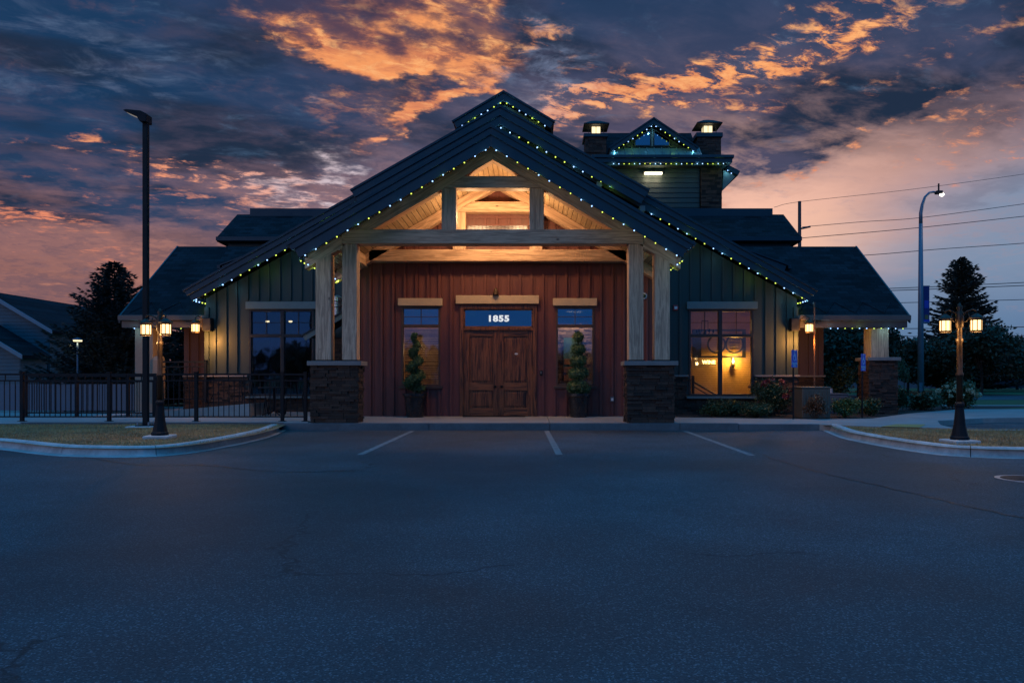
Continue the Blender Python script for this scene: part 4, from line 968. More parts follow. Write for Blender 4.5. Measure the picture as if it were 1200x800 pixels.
MB().box(-.05, .05, -.05, 0, -.07, .07).build('cover', M['unit'], t, bev=.01); MB().box(-.03, .03, -.056, -.051, -.04, .03).build('flap', M['white'], t)
t = thing('wall_speaker', 'black wall speaker at the left corner of the green gable', 'speaker', (CX-8.40, GY-.15, 2.68))
MB().box(-.12, .12, -.12, .09, -.19, .19).build('cabinet', M['dark_metal'], t, bev=.02); MB().box(-.10, .10, -.128, -.121, -.17, .17).build('grille', M['frame'], t)
t2 = copy_tree(t, (CX+8.40, GY-.15, 2.68), 'black wall speaker at the right corner of the green gable')
# downlights in the porch ceiling
for xx, lab in ((CX-1.05, 'lit ceiling downlight left of the porch ridge'), (CX+1.05, 'lit ceiling downlight right of the porch ridge')):
    yy = 1.75; z = 6.305-RS*abs(xx-CX); t = thing('downlight', lab, 'ceiling light', (xx, yy, z), 'porch ceiling downlights')
    MB().lathe([(.085, -.06), (.085, -.0), (.07, .02)], seg=16).build('trim_ring', M['white'], t); MB().lathe([(.065, -.075), (.065, -.061)], seg=14).build('lens', M['downlight'], t)
    light('SPOT', (0, 0, -.10), 16, (1, .70, .40), .08, t, rot=(0, 0, 0), spot=radians(165), blend=.7)
    light('POINT', ((.45 if xx < CX else -.45), -.05, -.62), 84, (1, .60, .28), .12, t)

# ------------------------------------------------------------------ lanterns
def lantern_parts(parent, x, y, z, s_=1.0, name='lantern'):
    """hanging lantern head, top of the roof at z"""
    mb = MB(); mb.lathe([(.0, 0), (.03*s_, -.01*s_), (.06*s_, -.035*s_), (.115*s_, -.07*s_), (.135*s_, -.10*s_), (.12*s_, -.105*s_)], x, y, 8, z, pi/8); mb.lathe([(.10*s_, -.105*s_), (.10*s_, -.135*s_)], x, y, 8, z, pi/8)
    mb.lathe([(.095*s_, -.315*s_), (.11*s_, -.325*s_), (.10*s_, -.35*s_)], x, y, 8, z, pi/8)
    for k in range(8):
        a = pi/8+k*pi/4; mb.box(x+.098*s_*cos(a)-.006*s_, x+.098*s_*cos(a)+.006*s_, y+.098*s_*sin(a)-.006*s_, y+.098*s_*sin(a)+.006*s_, z-.33*s_, z-.12*s_)
    lan = mb.build(name, M['bronze'], parent)
    g = MB(); g.lathe([(.09*s_, -.315*s_), (.09*s_, -.135*s_)], x, y, 8, z, pi/8); g.build('glass', M['lantern'], lan)
    return lan
def lamp_post(loc, label, rz=0):
    t = thing('lamp_post', label, 'lamp post', loc, 'two-lantern lamp posts on the kerb islands', rz)
    MB().lathe([(.30, 0), (.30, .05), (.27, .06)], 0, 0, 4, 0, pi/4+.12).build('plinth', M['kerbc'], t, bev=.01)
    MB().lathe([(.138, .06), (.138, .10), (.12, .12), (.108, .18), (.085, .30), (.066, .50), (.06, .57), (.072, .60), (.072, .63), (.05, .66)], seg=12).build('base', M['dark_metal'], t)
    MB().lathe([(.048, .66), (.044, 1.05), (.058, 1.07), (.058, 1.10), (.042, 1.13), (.038, 1.60), (.052, 1.62), (.052, 1.66), (.036, 1.68), (.036, 1.82), (.055, 1.85), (.062, 1.98), (.05, 2.08), (.03, 2.12), (.045, 2.16), (.01, 2.23)], seg=14).build('pole', M['bronze'], t, smooth=True)
    for a in (radians(183), radians(-42)):
        ca, sa = cos(a), sin(a); R = .235
        mb = MB(); mb.tube([(0, 0, 1.98), (.08*ca, .08*sa, 2.08), (.18*ca, .18*sa, 2.12), (R*ca, R*sa, 2.10), (R*ca, R*sa, 2.05)], .012, 7); mb.tube([(0, 0, 1.90), (.10*ca, .10*sa, 1.94), (.14*ca, .14*sa, 2.0), (.12*ca, .12*sa, 2.07)], .009, 6)
        mb.build('arm', M['bronze'], t, smooth=True)
        lantern_parts(t, R*ca, R*sa, 2.06, .86)
        light('POINT', (R*ca, R*sa, 1.66), 13, WARM, .06, t); light('POINT', (R*ca*.55, R*sa*.55, 1.86), .9, WARM, .03, t)
    return t
lp = lamp_post((*GP(187.5, 513.5, .118), .115), 'bronze two-lantern lamp post on the left grass island')
c = copy_tree(lp, (*GP(1124.5, 519, .118), .115), 'bronze two-lantern lamp post on the right grass island')
for (xx, lab, sgn) in ((PX(229, GY-.3), 'glowing lantern hung at the left corner of the green gable', -1), (PX(948.3, GY-.3), 'glowing lantern hung at the right corner of the green gable', 1)):
    t = thing('wall_lantern', lab, 'wall lantern', (xx, GY-.3, 2.83), 'wall lanterns at the gable corners')
    lantern_parts(t, 0, 0, 0, 1.12, 'lantern_body')
    dxw = (CX+sgn*8.56)-xx
    mb = MB(); mb.tube([(0, 0, -.02), (0, 0, .05), (dxw*.3, .05, .10), (dxw*.7, .16, .04), (dxw, .24, -.08)], .014, 7); mb.build('bracket', M['bronze'], t, smooth=True)
    MB().box(dxw-.05, dxw+.03, .17, .26, -.30, .02).build('backplate', M['bronze'], t, bev=.01)
    light('POINT', (-sgn*.24, -.24, -.62), 74, (1, .42, .09), .10, t)

# ------------------------------------------------------------------ string lights
def ico(r):
    import bmesh
    bm = bmesh.new(); bmesh.ops.create_icosphere(bm, subdivisions=1, radius=r); me = bpy.data.meshes.new('bulb'); bm.to_mesh(me); bm.free(); return me
BM = {}
for r in (.019, .024, .034):
    rr_ = {.019: .0165, .024: .021, .034: .023}[r]
    for c in 'by':
        me = ico(rr_); me.materials.append(M['bulb_'+c]); BM[(r, c)] = me
def led(pts, step, label, r=.019, phase=0, glow=1.7):
    P = [np.array(p, float) for p in pts]; o = tuple(P[0]); t = thing('string_lights', label, 'string lights', o, 'string lights along the rooflines')
    segs = [np.linalg.norm(b_-a) for a, b_ in zip(P[:-1], P[1:])]; tot = sum(segs); k = 0; d = step/2
    while d < tot and k < 100:
        e = d; i = 0
        while e > segs[i]: e -= segs[i]; i += 1
        p = P[i]+(P[i+1]-P[i])*e/segs[i]
        c = 'bbyy'[(k+phase) % 4]; b_ = bpy.data.objects.new('bulb', BM[(r, c)]); COL.objects.link(b_); b_.parent = t; b_.location = tuple(p-P[0]+np.array([0, random.uniform(-.003, .003), random.uniform(-.006, .006)])); d += step; k += 1
        if k % 4 == 1 and glow: light('POINT', tuple(p-P[0]+np.array([0, -.03, -.05])), glow, (.25, .75, 1.0) if k % 8 == 1 else (.55, 1.0, .15), .03, t)
    MB().tube([tuple(p-P[0]+np.array([0, .0, r*.9])) for p in P], .008, 5).build('cable', M['dark_metal'], t)
fz_ = lambda x, za, sl: za-sl*abs(x-CX)
y = -.585; zb0 = 6.085-.012; hw = 4.10
led([(CX, y, zb0), (CX-hw, y, zb0-RS*hw)], .262, 'string lights along the left slope of the entry porch gable', glow=.5)
led([(CX, y, zb0), (CX+hw, y, zb0-RS*hw)], .262, 'string lights along the right slope of the entry porch gable', phase=0, glow=.5)
ze = zb0-RS*hw-.01
led([(CX-hw-.02, -.5, ze), (CX-hw-.02, 4.3, ze)], .26, 'string lights running back under the left eave of the entry porch', phase=2)
led([(CX+hw+.02, -.5, ze), (CX+hw+.02, 2.2, ze)], .26, 'string lights running back under the right eave of the entry porch', phase=2)
y = 4.52; zb1 = gza-.47; hw = 8.62
led([(CX-3.7, y, zb1-gs*3.7), (CX-hw, y, zb1-gs*hw)], .285, 'string lights along the lower left slope of the main gable', .024, 1)
led([(CX+4.12, y, zb1-gs*4.12), (CX+hw, y, zb1-gs*hw)], .285, 'string lights along the lower right slope of the main gable', .024, 1)
led([(CX-.1, 4.12, 8.12), (CX+4.0, 4.12, 8.12-.564*3.9)], .285, 'string lights along the upper right slope of the main gable', .024)
for sgn, w_ in ((-1, 'left'), (1, 'right')):
    led([(CX+sgn*8.64, 4.6, zb1-gs*hw), (CX+sgn*8.64, 5.6, zb1-gs*hw+.0)], .2, 'short row of string lights under the %s eave tip of the main gable' % w_, .024)
zc = cz-.30
led([(CX, 6.83, zc), (CX-1.48, 6.83, zc-.59*1.48)], .23, 'string lights on the left slope of the topmost cupola gable', .024, 2)
led([(CX, 6.83, zc), (CX+1.48, 6.83, zc-.59*1.48)], .23, 'string lights on the right slope of the topmost cupola gable', .024, 2)
led([(GX1+.9, EY-.02, EZ-.36), (XR-.15, EY-.02, EZ-.36)], .21, 'string lights under the eave of the right side wing', .019)
led([(XL+.2, EY-.02, EZ-.36), (GX0-.5, EY-.02, EZ-.36)], .45, 'sparse string lights under the eave of the left side wing', .019)
zt_ = tza-.30
led([(tcx, TY-.47, zt_), (tcx-1.75, TY-.47, zt_-tsl*1.75)], .24, 'string lights on the left slope of the tower gable', .034)
led([(tcx, TY-.47, zt_), (tcx+1.75, TY-.47, zt_-tsl*1.75)], .24, 'string lights on the right slope of the tower gable', .034)
led([(TX(716, TY-.7), TY-.7, TZ(192, TY-.7)), (TX(849, TY-.7), TY-.7, TZ(192, TY-.7))], .225, 'straight row of string lights below the tower cornice', .034)
led([(TX(849), TY-.25, TZ(200)), (TX(859), TY-.25, TZ(208))], .2, 'short string lights on the right side eave of the tower', .034)

# ------------------------------------------------------------------ fences and rails
def fence(name, label, y, xs, ztop, zbot, pick=.115, post_h=.03, mat='dark_metal', pr=.014):
    t = thing(name, label, 'railing', (xs[0], y, zbot)); O = (xs[0], y, zbot)
    for x in xs:
        mb = MB(); mb.box(x-.035, x+.035, y-.035, y+.035, zbot, ztop+post_h); mb.box(x-.045, x+.045, y-.045, y+.045, ztop+post_h, ztop+post_h+.02); mb.box(x-.07, x+.07, y-.07, y+.07, zbot, zbot+.012); mb.build('post', M[mat], t, off=O)
    for a, b_ in zip(xs[:-1], xs[1:]):
        a, b_ = min(a, b_)+.036, max(a, b_)-.036; mb = MB(); mb.box(a, b_, y-.025, y+.025, ztop-.03, ztop+.01); mb.box(a, b_, y-.018, y+.018, ztop-.165, ztop-.135); mb.box(a, b_, y-.018, y+.018, zbot+.09, zbot+.12)
        n_ = max(1, int((b_-a)/pick)); 
        for i in range(1, n_): x = a+(b_-a)*i/n_; mb.box(x-pr/2, x+pr/2, y-pr/2, y+pr/2, zbot+.12, ztop-.135)
        for i in range(1, int((b_-a)/(pick*3))+1): x = a+pick*3*i; mb.box(x-.008, x+.008, y-.008, y+.008, ztop-.135, ztop-.03) if x < b_-.05 else None
        mb.build('panel', M[mat], t, off=O)
    return t
FY = .32
fence('railing', 'black metal railing with pickets along the front edge of the left patio', FY, [PX(p, FY) for p in (358, 331, 230, 128, 26)]+[-13.6], PZ(438, FY), .178)
fence('railing', 'black metal inner railing behind the left patio railing and the tall light pole', 2.2, [PX(p, 2.2) for p in (30, 90, 150, 182)], PZ(440, 2.2), .178)
fence('railing', 'short black ramp railing between the left wing post and green wall', 5.0, [PX(p, 5.0) for p in (188, 241)], PZ(423.5, 5.0), .45, .16)
# pale board fence behind
t = thing('board_fence', 'low pale vertical board fence far behind the left patio railing', 'fence', (-24, 9, 0)); O = tuple(t.location)
mb = MB(); x = -28.
while x < -13.0: mb.box(x, x+.17, 9, 9.03, .05, .95); x += .19
mb.build('boards', M['vinyl'], t, off=O); mb = MB()
for x in (-28, -25, -22, -19, -16, -13): mb.box(x-.06, x+.06, 9.031, 9.13, 0, 1.02)
mb.build('post', M['vinyl'], t, off=O)

# tall parking light
X0, Y0 = GP(171, 500.5, .118); t = thing('parking_light', 'tall black parking lot light pole with flat head on the left island', 'light pole', (X0, Y0, .115))
hp = PZ(137, Y0)-.115
MB().box(-.30, .24, -.26, .26, 0, .035).build('footing', M['kerbc'], t, bev=.01)
MB().box(-.15, .15, -.15, .15, .036, .055).build('base_plate', M['dark_metal'], t)
mb = MB()
for sx in (-1, 1):
    for sy in (-1, 1): mb.tube([(sx*.115, sy*.115, .056), (sx*.115, sy*.115, .12)], .018, 8)
mb.build('anchor_bolt', M['galv'], t)
MB().box(-.052, .052, -.052, .052, .056, hp).build('pole', M['dark_metal'], t, bev=.01)
mb = MB(); mb.prism_y([(.067, hp-.14), (.067, hp+.03), (-.05, hp+.09), (-.36, hp+.12), (-.42, hp+.10), (-.30, hp+.05), (-.14, hp-.02), (-.067, hp-.14)], -.13, .13); hd = mb.build('lamp_head', M['dark_metal'], t, bev=.01)
mb = MB(); mb.add([(-.37, -.09, hp+.068), (-.37, .09, hp+.068), (-.11, .09, hp-.045), (-.11, -.09, hp-.045)], [(0, 1, 2, 3)]); mb.build('lens', M['dim_lamp'], hd)
mb = MB(); mb.lathe([(.06, 0), (.11, .03), (.10, .06)], 0, 0, 10); 

# accessible signs
def acc_sign(px_, Y_, ztop, zb_, zg, label, rz):
    t = thing('parking_sign', label, 'sign', (PX(px_, Y_), Y_, zg), 'blue accessible parking signs', rz); h = ztop-zb_; w = .34 if True else .3; z0 = zb_-zg
    MB().tube([(0, .03, 0), (0, .03, ztop-zg)], .022, 8).build('post', M['dark_metal'], t)
    MB().box(-w/2, w/2, -.004, .004, z0, z0+h).build('panel', M['sign_blue'], t)
    mb = MB(); cz_ = z0+h*.62; ring(mb, -.01, cz_-.03, .058, .078, -.0075, -.0045, 20)
    mb.tube([(-.01, -.007, cz_+.13), (-.01, -.0071, cz_+.16)], .022, 8)
    mb.prism_y([(-.03, cz_+.115), (.0, cz_+.115), (.01, cz_+.0), (-.02, cz_)], -.0085, -.0050); mb.prism_y([(0, cz_+.06), (.06, cz_+.06), (.06, cz_+.04), (0, cz_+.04)], -.0083, -.0048); mb.prism_y([(0, cz_+.01), (.07, cz_+.01), (.07, cz_-.01), (0, cz_-.01)], -.0081, -.0046); mb.prism_y([(.055, cz_), (.075, cz_+.005), (.115, cz_-.09), (.095, cz_-.095)], -.0079, -.0044)
    mb.build('wheelchair_symbol', M['sign_white'], t)
    text_obj('PARKING', .078, M['sign_white'], t, (0, -.006, z0+h*.22), bold=.002, ext=.001); text_obj('ONLY', .07, M['sign_white'], t, (0, -.006, z0+h*.09), bold=.002, ext=.001)
acc_sign(931, 1.95, PZ(410, 1.95), PZ(430.5, 1.95), .1, 'blue accessible parking sign in front of the lit gable corner', radians(48))
acc_sign(1011.7, 3.2, PZ(414.5, 3.2), PZ(434.5, 3.2), .1, 'blue accessible parking sign against the dark trees, right of the other', radians(48))

# rain chain
X0 = PX(954.5, 4.7); t = thing('rain_chain', 'thin copper rain chain hanging from the right gutter end', 'rain chain', (X0, 4.7, .1)); mb = MB(); z = 3.2; k = 0
while z > .7:
    if k % 2: mb.box(-.016, .016, -.004, .004, z-.01, z+.01); mb.tube([(-.016, 0, z+.035), (-.016, 0, z-.035)], .006, 5); mb.tube([(.016, 0, z+.035), (.016, 0, z-.035)], .006, 5)
    else: mb.tube([(0, -.016, z+.035), (0, -.016, z-.035)], .006, 5); mb.tube([(0, .016, z+.035), (0, .016, z-.035)], .006, 5); mb.tube([(0, 0, z-.035), (0, 0, z-.028)], .02, 6)
    z -= .058; k += 1
mb.build('chain', M['copper'], t, off=(0, 0, .1)); MB().tube([(0, 0, 3.05), (0, 0, 3.2)], [.03, .05], 8).build('spout', M['fascia2'], t)

# utility enclosure and condenser
def louver_box(t, w, d, h, mat, cap, n=10, sidelouv=True):
    MB().box(-w/2, w/2, -d/2, d/2, 0, h).build('cabinet', M[mat], t, bev=.02); MB().box(-w/2-.02, w/2+.02, -d/2-.02, d/2+.02, h+.001, h+.045).build('top', M[cap], t, bev=.015)
    mb = MB()
    for i in range(n): x = -w/2+.06+(w-.12)*i/(n-1); mb.box(x-.012, x+.012, -d/2-.014, -d/2-.001, .06, h-.06)
    mb.build('grille', M[mat], t)
Yq = 3.0; t = thing('utility_cabinet', 'tan ribbed utility cabinet behind the rusty shrub by the walk', 'cabinet', ((PX(940, Yq)+PX(974, Yq))/2, Yq+.35, .1)); louver_box(t, .74, .66, .78, 'utility', 'utility')
Yq = 5.6; t = thing('air_conditioner', 'grey air conditioning condenser behind the tan utility cabinet', 'air conditioner', ((PX(963, Yq)+PX(993, Yq))/2, Yq+.4, .1)); louver_box(t, .80, .8, PZ(461, Yq)-.14, 'unit', 'unit', 14)
for sx in (-.17, .05): MB().tube([(sx, 0, PZ(461, Yq)-.09), (sx, 0, PZ(461, Yq)+.05)], [.06, .05], 10).build('fan_motor', M['galv'], t)

# patio furniture
def patio_chair(loc, rz, label):
    t = thing('patio_chair', label, 'chair', loc, 'metal chairs on the left patio', rz)
    for sx in (-.2, .2):
        for sy in (-.2, .2): MB().tube([(sx, sy, .44), (sx*1.2, sy*1.25, 0)], .012, 6).build('leg', M['dark_metal'], t)
    mb = MB()
    for i in range(7): mb.box(-.21, .21, -.21+i*.06, -.17+i*.06, .44, .455)
    mb.build('seat', M['dark_metal'], t); mb = MB()
    mb.tube([(-.2, .2, .44), (-.21, .27, .9), (.21, .27, .9), (.2, .2, .44)], .012, 6)
    for i in range(6): x = -.16+i*.064; mb.tube([(x, .21, .46), (x, .27, .9)], .006, 5)
    mb.build('backrest', M['dark_metal'], t); return t
ch1 = patio_chair((PX(298, 3.0), 3.0, .178), radians(70), 'black metal patio chair left of the round patio table')
copy_tree(ch1, (PX(345, 3.1), 3.1, .178), 'black metal patio chair right of the round patio table', radians(-75))
copy_tree(ch1, (PX(322, 3.9), 3.9, .178), 'black metal patio chair behind the round patio table', radians(5))
t = thing('patio_table', 'round black metal table behind the railing of the left patio', 'table', (PX(321, 3.1), 3.1, .178))
MB().lathe([(.40, .71), (.40, .735), (.38, .74)], seg=28).build('tabletop', M['dark_metal'], t); MB().tube([(0, 0, .70), (0, 0, .1)], .03, 10).build('pedestal', M['dark_metal'], t)
mb = MB()
for k in range(4): a = pi/4+k*PI2; mb.tube([(0, 0, .12), (.32*cos(a), .32*sin(a), .015)], .018, 6)
mb.build('foot', M['dark_metal'], t)

# ------------------------------------------------------------------ plants
def leafcloud(centers, radii, n, size, flat=1.0, jag=.25, shell=.55, seed=1, aspect=.55):
    r = np.random.default_rng(seed); C = np.array(centers, float); Rr = np.array(radii, float)
    if Rr.ndim == 1: Rr = np.stack([Rr]*3, 1)
    vol = Rr.prod(1)**.67; pick = r.choice(len(C), n, p=vol/vol.sum())
    d = r.normal(size=(n, 3)); d /= np.linalg.norm(d, axis=1)[:, None]
    rad = (shell+(1-shell)*r.random(n)**.6)*(1+jag*r.normal(size=n)*.5)
    c = C[pick]+d*rad[:, None]*Rr[pick]
    a = r.normal(size=(n, 3)); a /= np.linalg.norm(a, axis=1)[:, None]; b_ = np.cross(a, r.normal(size=(n, 3))); b_ /= np.linalg.norm(b_, axis=1)[:, None]
    s_ = size*(.6+.8*r.random(n))[:, None]
    v = np.stack([c-a*s_, c+b_*s_*aspect, c+a*s_, c-b_*s_*aspect], 1).reshape(-1, 3)
    mb = MB(); mb.v = [tuple(p) for p in v.tolist()]; mb.f = [(4*i, 4*i+1, 4*i+2, 4*i+3) for i in range(n)]; return mb
# topiaries
def topiary(px_, lab, flavour):
    Y_ = 2.55; s_ = sc(Y_); loc = (PX(px_, Y_), Y_, .16); t = thing('potted_topiary', lab, 'potted plant', loc, 'potted spiral topiaries beside the doors')
    MB().lathe([(.205, 0), (.225, .02), (.27, .50), (.31, .54), (.31, .60), (.285, .60), (.27, .555)], seg=28).build('pot', M['pot'], t, smooth=False)
    r = random.Random(3); mb = MB()
    for i in range(90):
        a = r.uniform(0, 2*pi); q = .25*sqrt(r.random()); x, y_ = q*cos(a), q*sin(a); g = r.uniform(.012, .022); mb.box(x-g, x+g, y_-g, y_+g, .555, .575+g)
    mb.build('pebbles', M['gravel'], t)
    MB().tube([(0, 0, .54), (.01, 0, 1.1), (0, 0, 1.95)], [.025, .018, .008], 7).build('stem', M['bark'], t)
    top = PZ(389, Y_)-.16; base = .64; C_, R_ = [], []
    if flavour == 'spiral':
        N = 60
        for i in range(N):
            u = i/(N-1); z = base+.10+(top-base-.16)*u; a = 3.6*2*pi*u+1.0; off = .13*(1-u*.75); rr = .24*(1-.60*u)
            C_.append((off*cos(a), off*sin(a), z)); R_.append((rr*.74, rr*.74, rr*.50))
    else:
        for i in range(5):
            u = i/4; z = base+.12+(top-base-.25)*(u**.92); rr = .30*(1-.54*u)
            for k in range(5):
                a = 2*pi*k/5+i; C_.append((rr*.4*cos(a), rr*.4*sin(a), z+.05*(k/5-.5))); R_.append((rr*.62, rr*.62, .165*(1-.3*u)))
        C_.append((0, 0, top-.07)); R_.append((.07, .07, .09))
    core = MB()
    for (x, y_, z), (rx, ry, rz_) in zip(C_, R_): core.lathe([(.2*rx, -.8*rz_), (.8*rx, -.35*rz_), (.85*rx, .2*rz_), (.45*rx, .7*rz_)], x, y_, 8, z)
    core.build('inner_foliage', M['topiary'], t)
    leafcloud(C_, R_, 18000, .018, shell=.7, jag=.34, seed=int(px_)).build('foliage', M['topiary'], t)
topiary(486.5, 'spiral-cut topiary in a tall dark pot left of the doors', 'spiral'); topiary(678, 'tiered rounder topiary in a tall dark pot right of the doors', 'tier')

def shrub(px_, py_, Y_, w, h, mat, n, size, lab, cat='shrub', flowers=None, fn=0, zg=.1, seed=0, stems=True):
    loc = (PX(px_, Y_), Y_, zg); t = thing('shrub', lab, cat, loc); r = random.Random(seed+int(px_)); C_, R_ = [], []
    for i in range(12):
        a = r.uniform(0, 2*pi); q = sqrt(r.random())*.62; zz = r.uniform(.32, .78)*h; rr = r.uniform(.16, .28)*w
        C_.append((q*w/2*cos(a), q*w/2*sin(a)*.8, zz)); R_.append((rr, rr, min(rr, h*.3)))
    leafcloud(C_, R_, n, size, shell=.35, jag=.5, seed=seed+int(px_)).build('foliage', M[mat], t)
    if stems:
        mb = MB()
        for (x, y_, z) in C_[:9]: mb.tube([(x*.15, y_*.15, 0), (x*.6, y_*.6, z*.5), (x, y_, z)], [.016, .010, .004], 5)
        mb.build('stems', M['bark'], t)
    if flowers:
        C2, R2 = [], []
        for i in range(fn):
            a = r.uniform(0, 2*pi); e = r.uniform(.1, 1.3); C2.append((w*.48*cos(a)*cos(e), -abs(w*.44*sin(a)*cos(e)) if r.random() < .7 else w*.4*sin(a)*cos(e), h*(.45+.5*sin(e)))); rr = r.uniform(.045, .085)*w/1.0*.9; R2.append((rr, rr, rr*.85))
        leafcloud(C2, R2, fn*60, .018*w, shell=.75, jag=.1, seed=3, aspect=.9).build('blossom', M[flowers], t)
    return t
shrub(903, 0, 4.2, 1.35, 1.05, 'leaf', 5200, .028, 'large dark rose shrub with a few red blooms under the right gable corner', flowers='redflower', fn=9)
shrub(860, 0, 4.3, 1.3, .48, 'leaf', 3800, .026, 'low dark shrub below the lit window')
shrub(886, 0, 3.4, 1.1, .40, 'leaf', 3600, .022, 'low spreading juniper in front of the dark rose shrub', seed=4)
shrub(836, 0, 4.2, 1.0, .35, 'leaf', 2600, .026, 'small low shrub nearest the entry walk, left of the lit window centre', seed=9)
shrub(955, 0, 2.35, .62, .66, 'leaf3', 2300, .026, 'rusty open shrub in front of the tan utility cabinet', seed=2)
shrub(990, 0, 3.6, 1.0, .50, 'leaf2', 3600, .028, 'bright yellow green shrub right of the utility cabinet', seed=5)
shrub(1019, 0, 4.4, .8, .50, 'leaf', 2600, .03, 'dark green shrub at the foot of the right stone pier', seed=6)
shrub(1080, 0, 8.2, 1.25, .66, 'leaf', 3600, .040, 'hydrangea with pale blooms beside the street light base', 'hydrangea', 'petal', 15, .0, seed=7)
shrub(1121, 0, 9.0, 1.45, 1.05, 'leaf', 4200, .05, 'rounder white-blooming hydrangea seen behind the right lamp post', 'hydrangea', 'petal', 26, .0, seed=8)
shrub(1046, 0, 7.5, 1.2, .75, 'leaf', 2600, .045, 'dark unflowering shrub right of the stone pier', seed=11)
shrub(975, 0, 8.5, 1.6, 1.5, 'leaf', 3400, .05, 'tall dark shrub behind the air conditioner', seed=12)

def spruce(name, loc, h, R, label, seed, rise=-.18, twig=.24, dens=1.0, wk=.10):
    r = random.Random(seed); t = thing('spruce_tree', label, 'spruce', loc); mb = MB(); tr = MB()
    tr.tube([(0, 0, 0), (0, 0, h*.5), (0, 0, h*.97)], [h*.022, h*.012, .012], 8); tr.build('trunk', M['bark'], t)
    lv = int(30*dens); br = MB()
    for i in range(lv):
        u = i/(lv-1); z = h*(.05+.93*u); L0 = R*(1-u)**.85+.035*R; nb = int(8+8*(1-u))
        for k in range(nb):
            a = 2*pi*(k+r.random()*.8)/nb+i; L = L0*r.uniform(.62, 1.25); seg = max(3, int(L/(twig*.42)))
            dz_ = (rise if u < .7 else .25)+r.uniform(-.12, .12)
            pts = []
            for j in range(seg+1):
                f = j/seg; pts.append((L*f*cos(a), L*f*sin(a), z+L*(dz_*f+.30*f*f)))
            br.tube([pts[0], pts[seg//2], pts[-1]], [h*.004, h*.0025, .004], 4, caps=False)
            for j in range(1, seg+1):
                x, y_, zz = pts[j]; f = j/seg; m_ = 2 if f < .9 else 3
                for q in range(m_*3):
                    ta = a+r.uniform(-1.25, 1.25)*(1 if f < .95 else .35); tl = min(twig, L*.8+.08)*r.uniform(.55, 1.25)*(1-.2*f); up = r.uniform(-.35, .45)
                    ex, ey, ez = x+tl*cos(ta), y_+tl*sin(ta), zz+tl*up; w = twig*wk
                    pa = (-sin(ta)*w, cos(ta)*w); mid = (x*.55+ex*.45, y_*.55+ey*.45, zz*.55+ez*.45)
                    q0 = len(mb.v)
                    mb.v += [(x, y_, zz), (mid[0]+pa[0], mid[1]+pa[1], mid[2]), (ex, ey, ez), (mid[0]-pa[0], mid[1]-pa[1], mid[2]), (mid[0], mid[1], mid[2]+w*.9), (mid[0], mid[1], mid[2]-w*.9)]
                    mb.f += [(q0, q0+1, q0+2, q0+3), (q0, q0+4, q0+2, q0+5)]
    mb.build('needles', M['spruce'], t); br.build('branches', M['bark'], t)
    return t
spruce('s', (PX(134, 11), 11, 0), 5.45, 2.25, 'wide bushy blue spruce between the neighbouring house and left wing', 5, rise=.12, twig=.24, dens=1.5, wk=.085)
spruce('s', (PX(1127, 50), 50, 0), PZ(300, 50), 3.9, 'tall pointed spruce behind the right lamp post', 8, twig=.5, dens=1.7, wk=.12)
spruce('s', (PX(222, 16), 16, 0), 4.4, 2.4, 'dark spruce seen under the eave of the left wing', 9, twig=.36, dens=.8)

def leafy(loc, h, R, label, seed, n=11000, size=.16, z0f=.28):
    r = random.Random(seed); t = thing('leafy_tree', label, 'tree', loc, 'trees beyond the lawn'); C_, R_ = [], []
    for i in range(22):
        a = r.uniform(0, 2*pi); q = sqrt(r.random()); zz = r.uniform(z0f+.08, .9); env = sqrt(max(.05, 1-((zz-.58)/.46)**2))
        rr = R*r.uniform(.20, .36); C_.append((q*(R-rr*.6)*env*cos(a), q*(R-rr*.6)*env*sin(a), h*zz)); R_.append((rr, rr, rr*.75))
    leafcloud(C_, R_, n, size, shell=.45, jag=.45, seed=seed).build('crown', M['tree_leaf'], t)
    mb = MB(); mb.tube([(0, 0, 0), (.03, 0, h*.3), (0, .05, h*.6)], [h*.028, h*.02, h*.008], 8)
    for (x, y_, z) in C_[:8]: mb.tube([(0, 0, h*.28), (x*.5, y_*.5, (z+h*.28)/2), (x, y_, z)], [h*.014, h*.008, .01], 5)
    mb.build('trunk', M['bark'], t)
for (px_, ptop, Y_, R, lab, sd_) in (
    (1150, 388, 36, 3.6, 'round leafy tree on the lawn, right behind the right lamp post', 21), (1098, 398, 44, 3.6, 'dark leafy tree between street light and spruce', 22), (1064, 402, 40, 3.0, 'dark leafy tree left of the street light', 23),
    (1030, 392, 46, 3.8, 'leafy tree just right of the stone pier of the wing', 24), (985, 378, 24, 3.4, 'dark leafy tree behind the opening of the right wing porch', 25), (958, 380, 34, 3.8, 'leafy tree farthest left behind the right wing porch', 26),
    (1192, 400, 60, 4.6, 'distant leafy tree at the right edge of the lawn', 27), (1225, 395, 48, 4.2, 'leafy tree just beyond the right edge of the lawn', 28), (1006, 384, 30, 2.8, 'narrow leafy tree behind the right wing post', 29), (1120, 412, 70, 5.5, 'far low leafy tree behind the spruce', 30)):
    leafy((PX(px_, Y_), Y_, 0), PZ(ptop, Y_), R, lab, sd_, size=.07+.0018*Y_)
# sapling with stake near the pier
t = thing('sapling', 'thin young sapling between the stone pier and street light', 'sapling', (PX(1059, 14), 14, 0)); MB().tube([(0, 0, 0), (.02, 0, .9), (0, 0, 1.7)], [.025, .018, .008], 6).build('trunk', M['bark'], t)
leafcloud([(0, 0, 1.5), (.1, 0, 1.2), (-.1, .05, 1.75)], [.25, .22, .2], 500, .04, seed=2).build('foliage', M['leaf'], t)
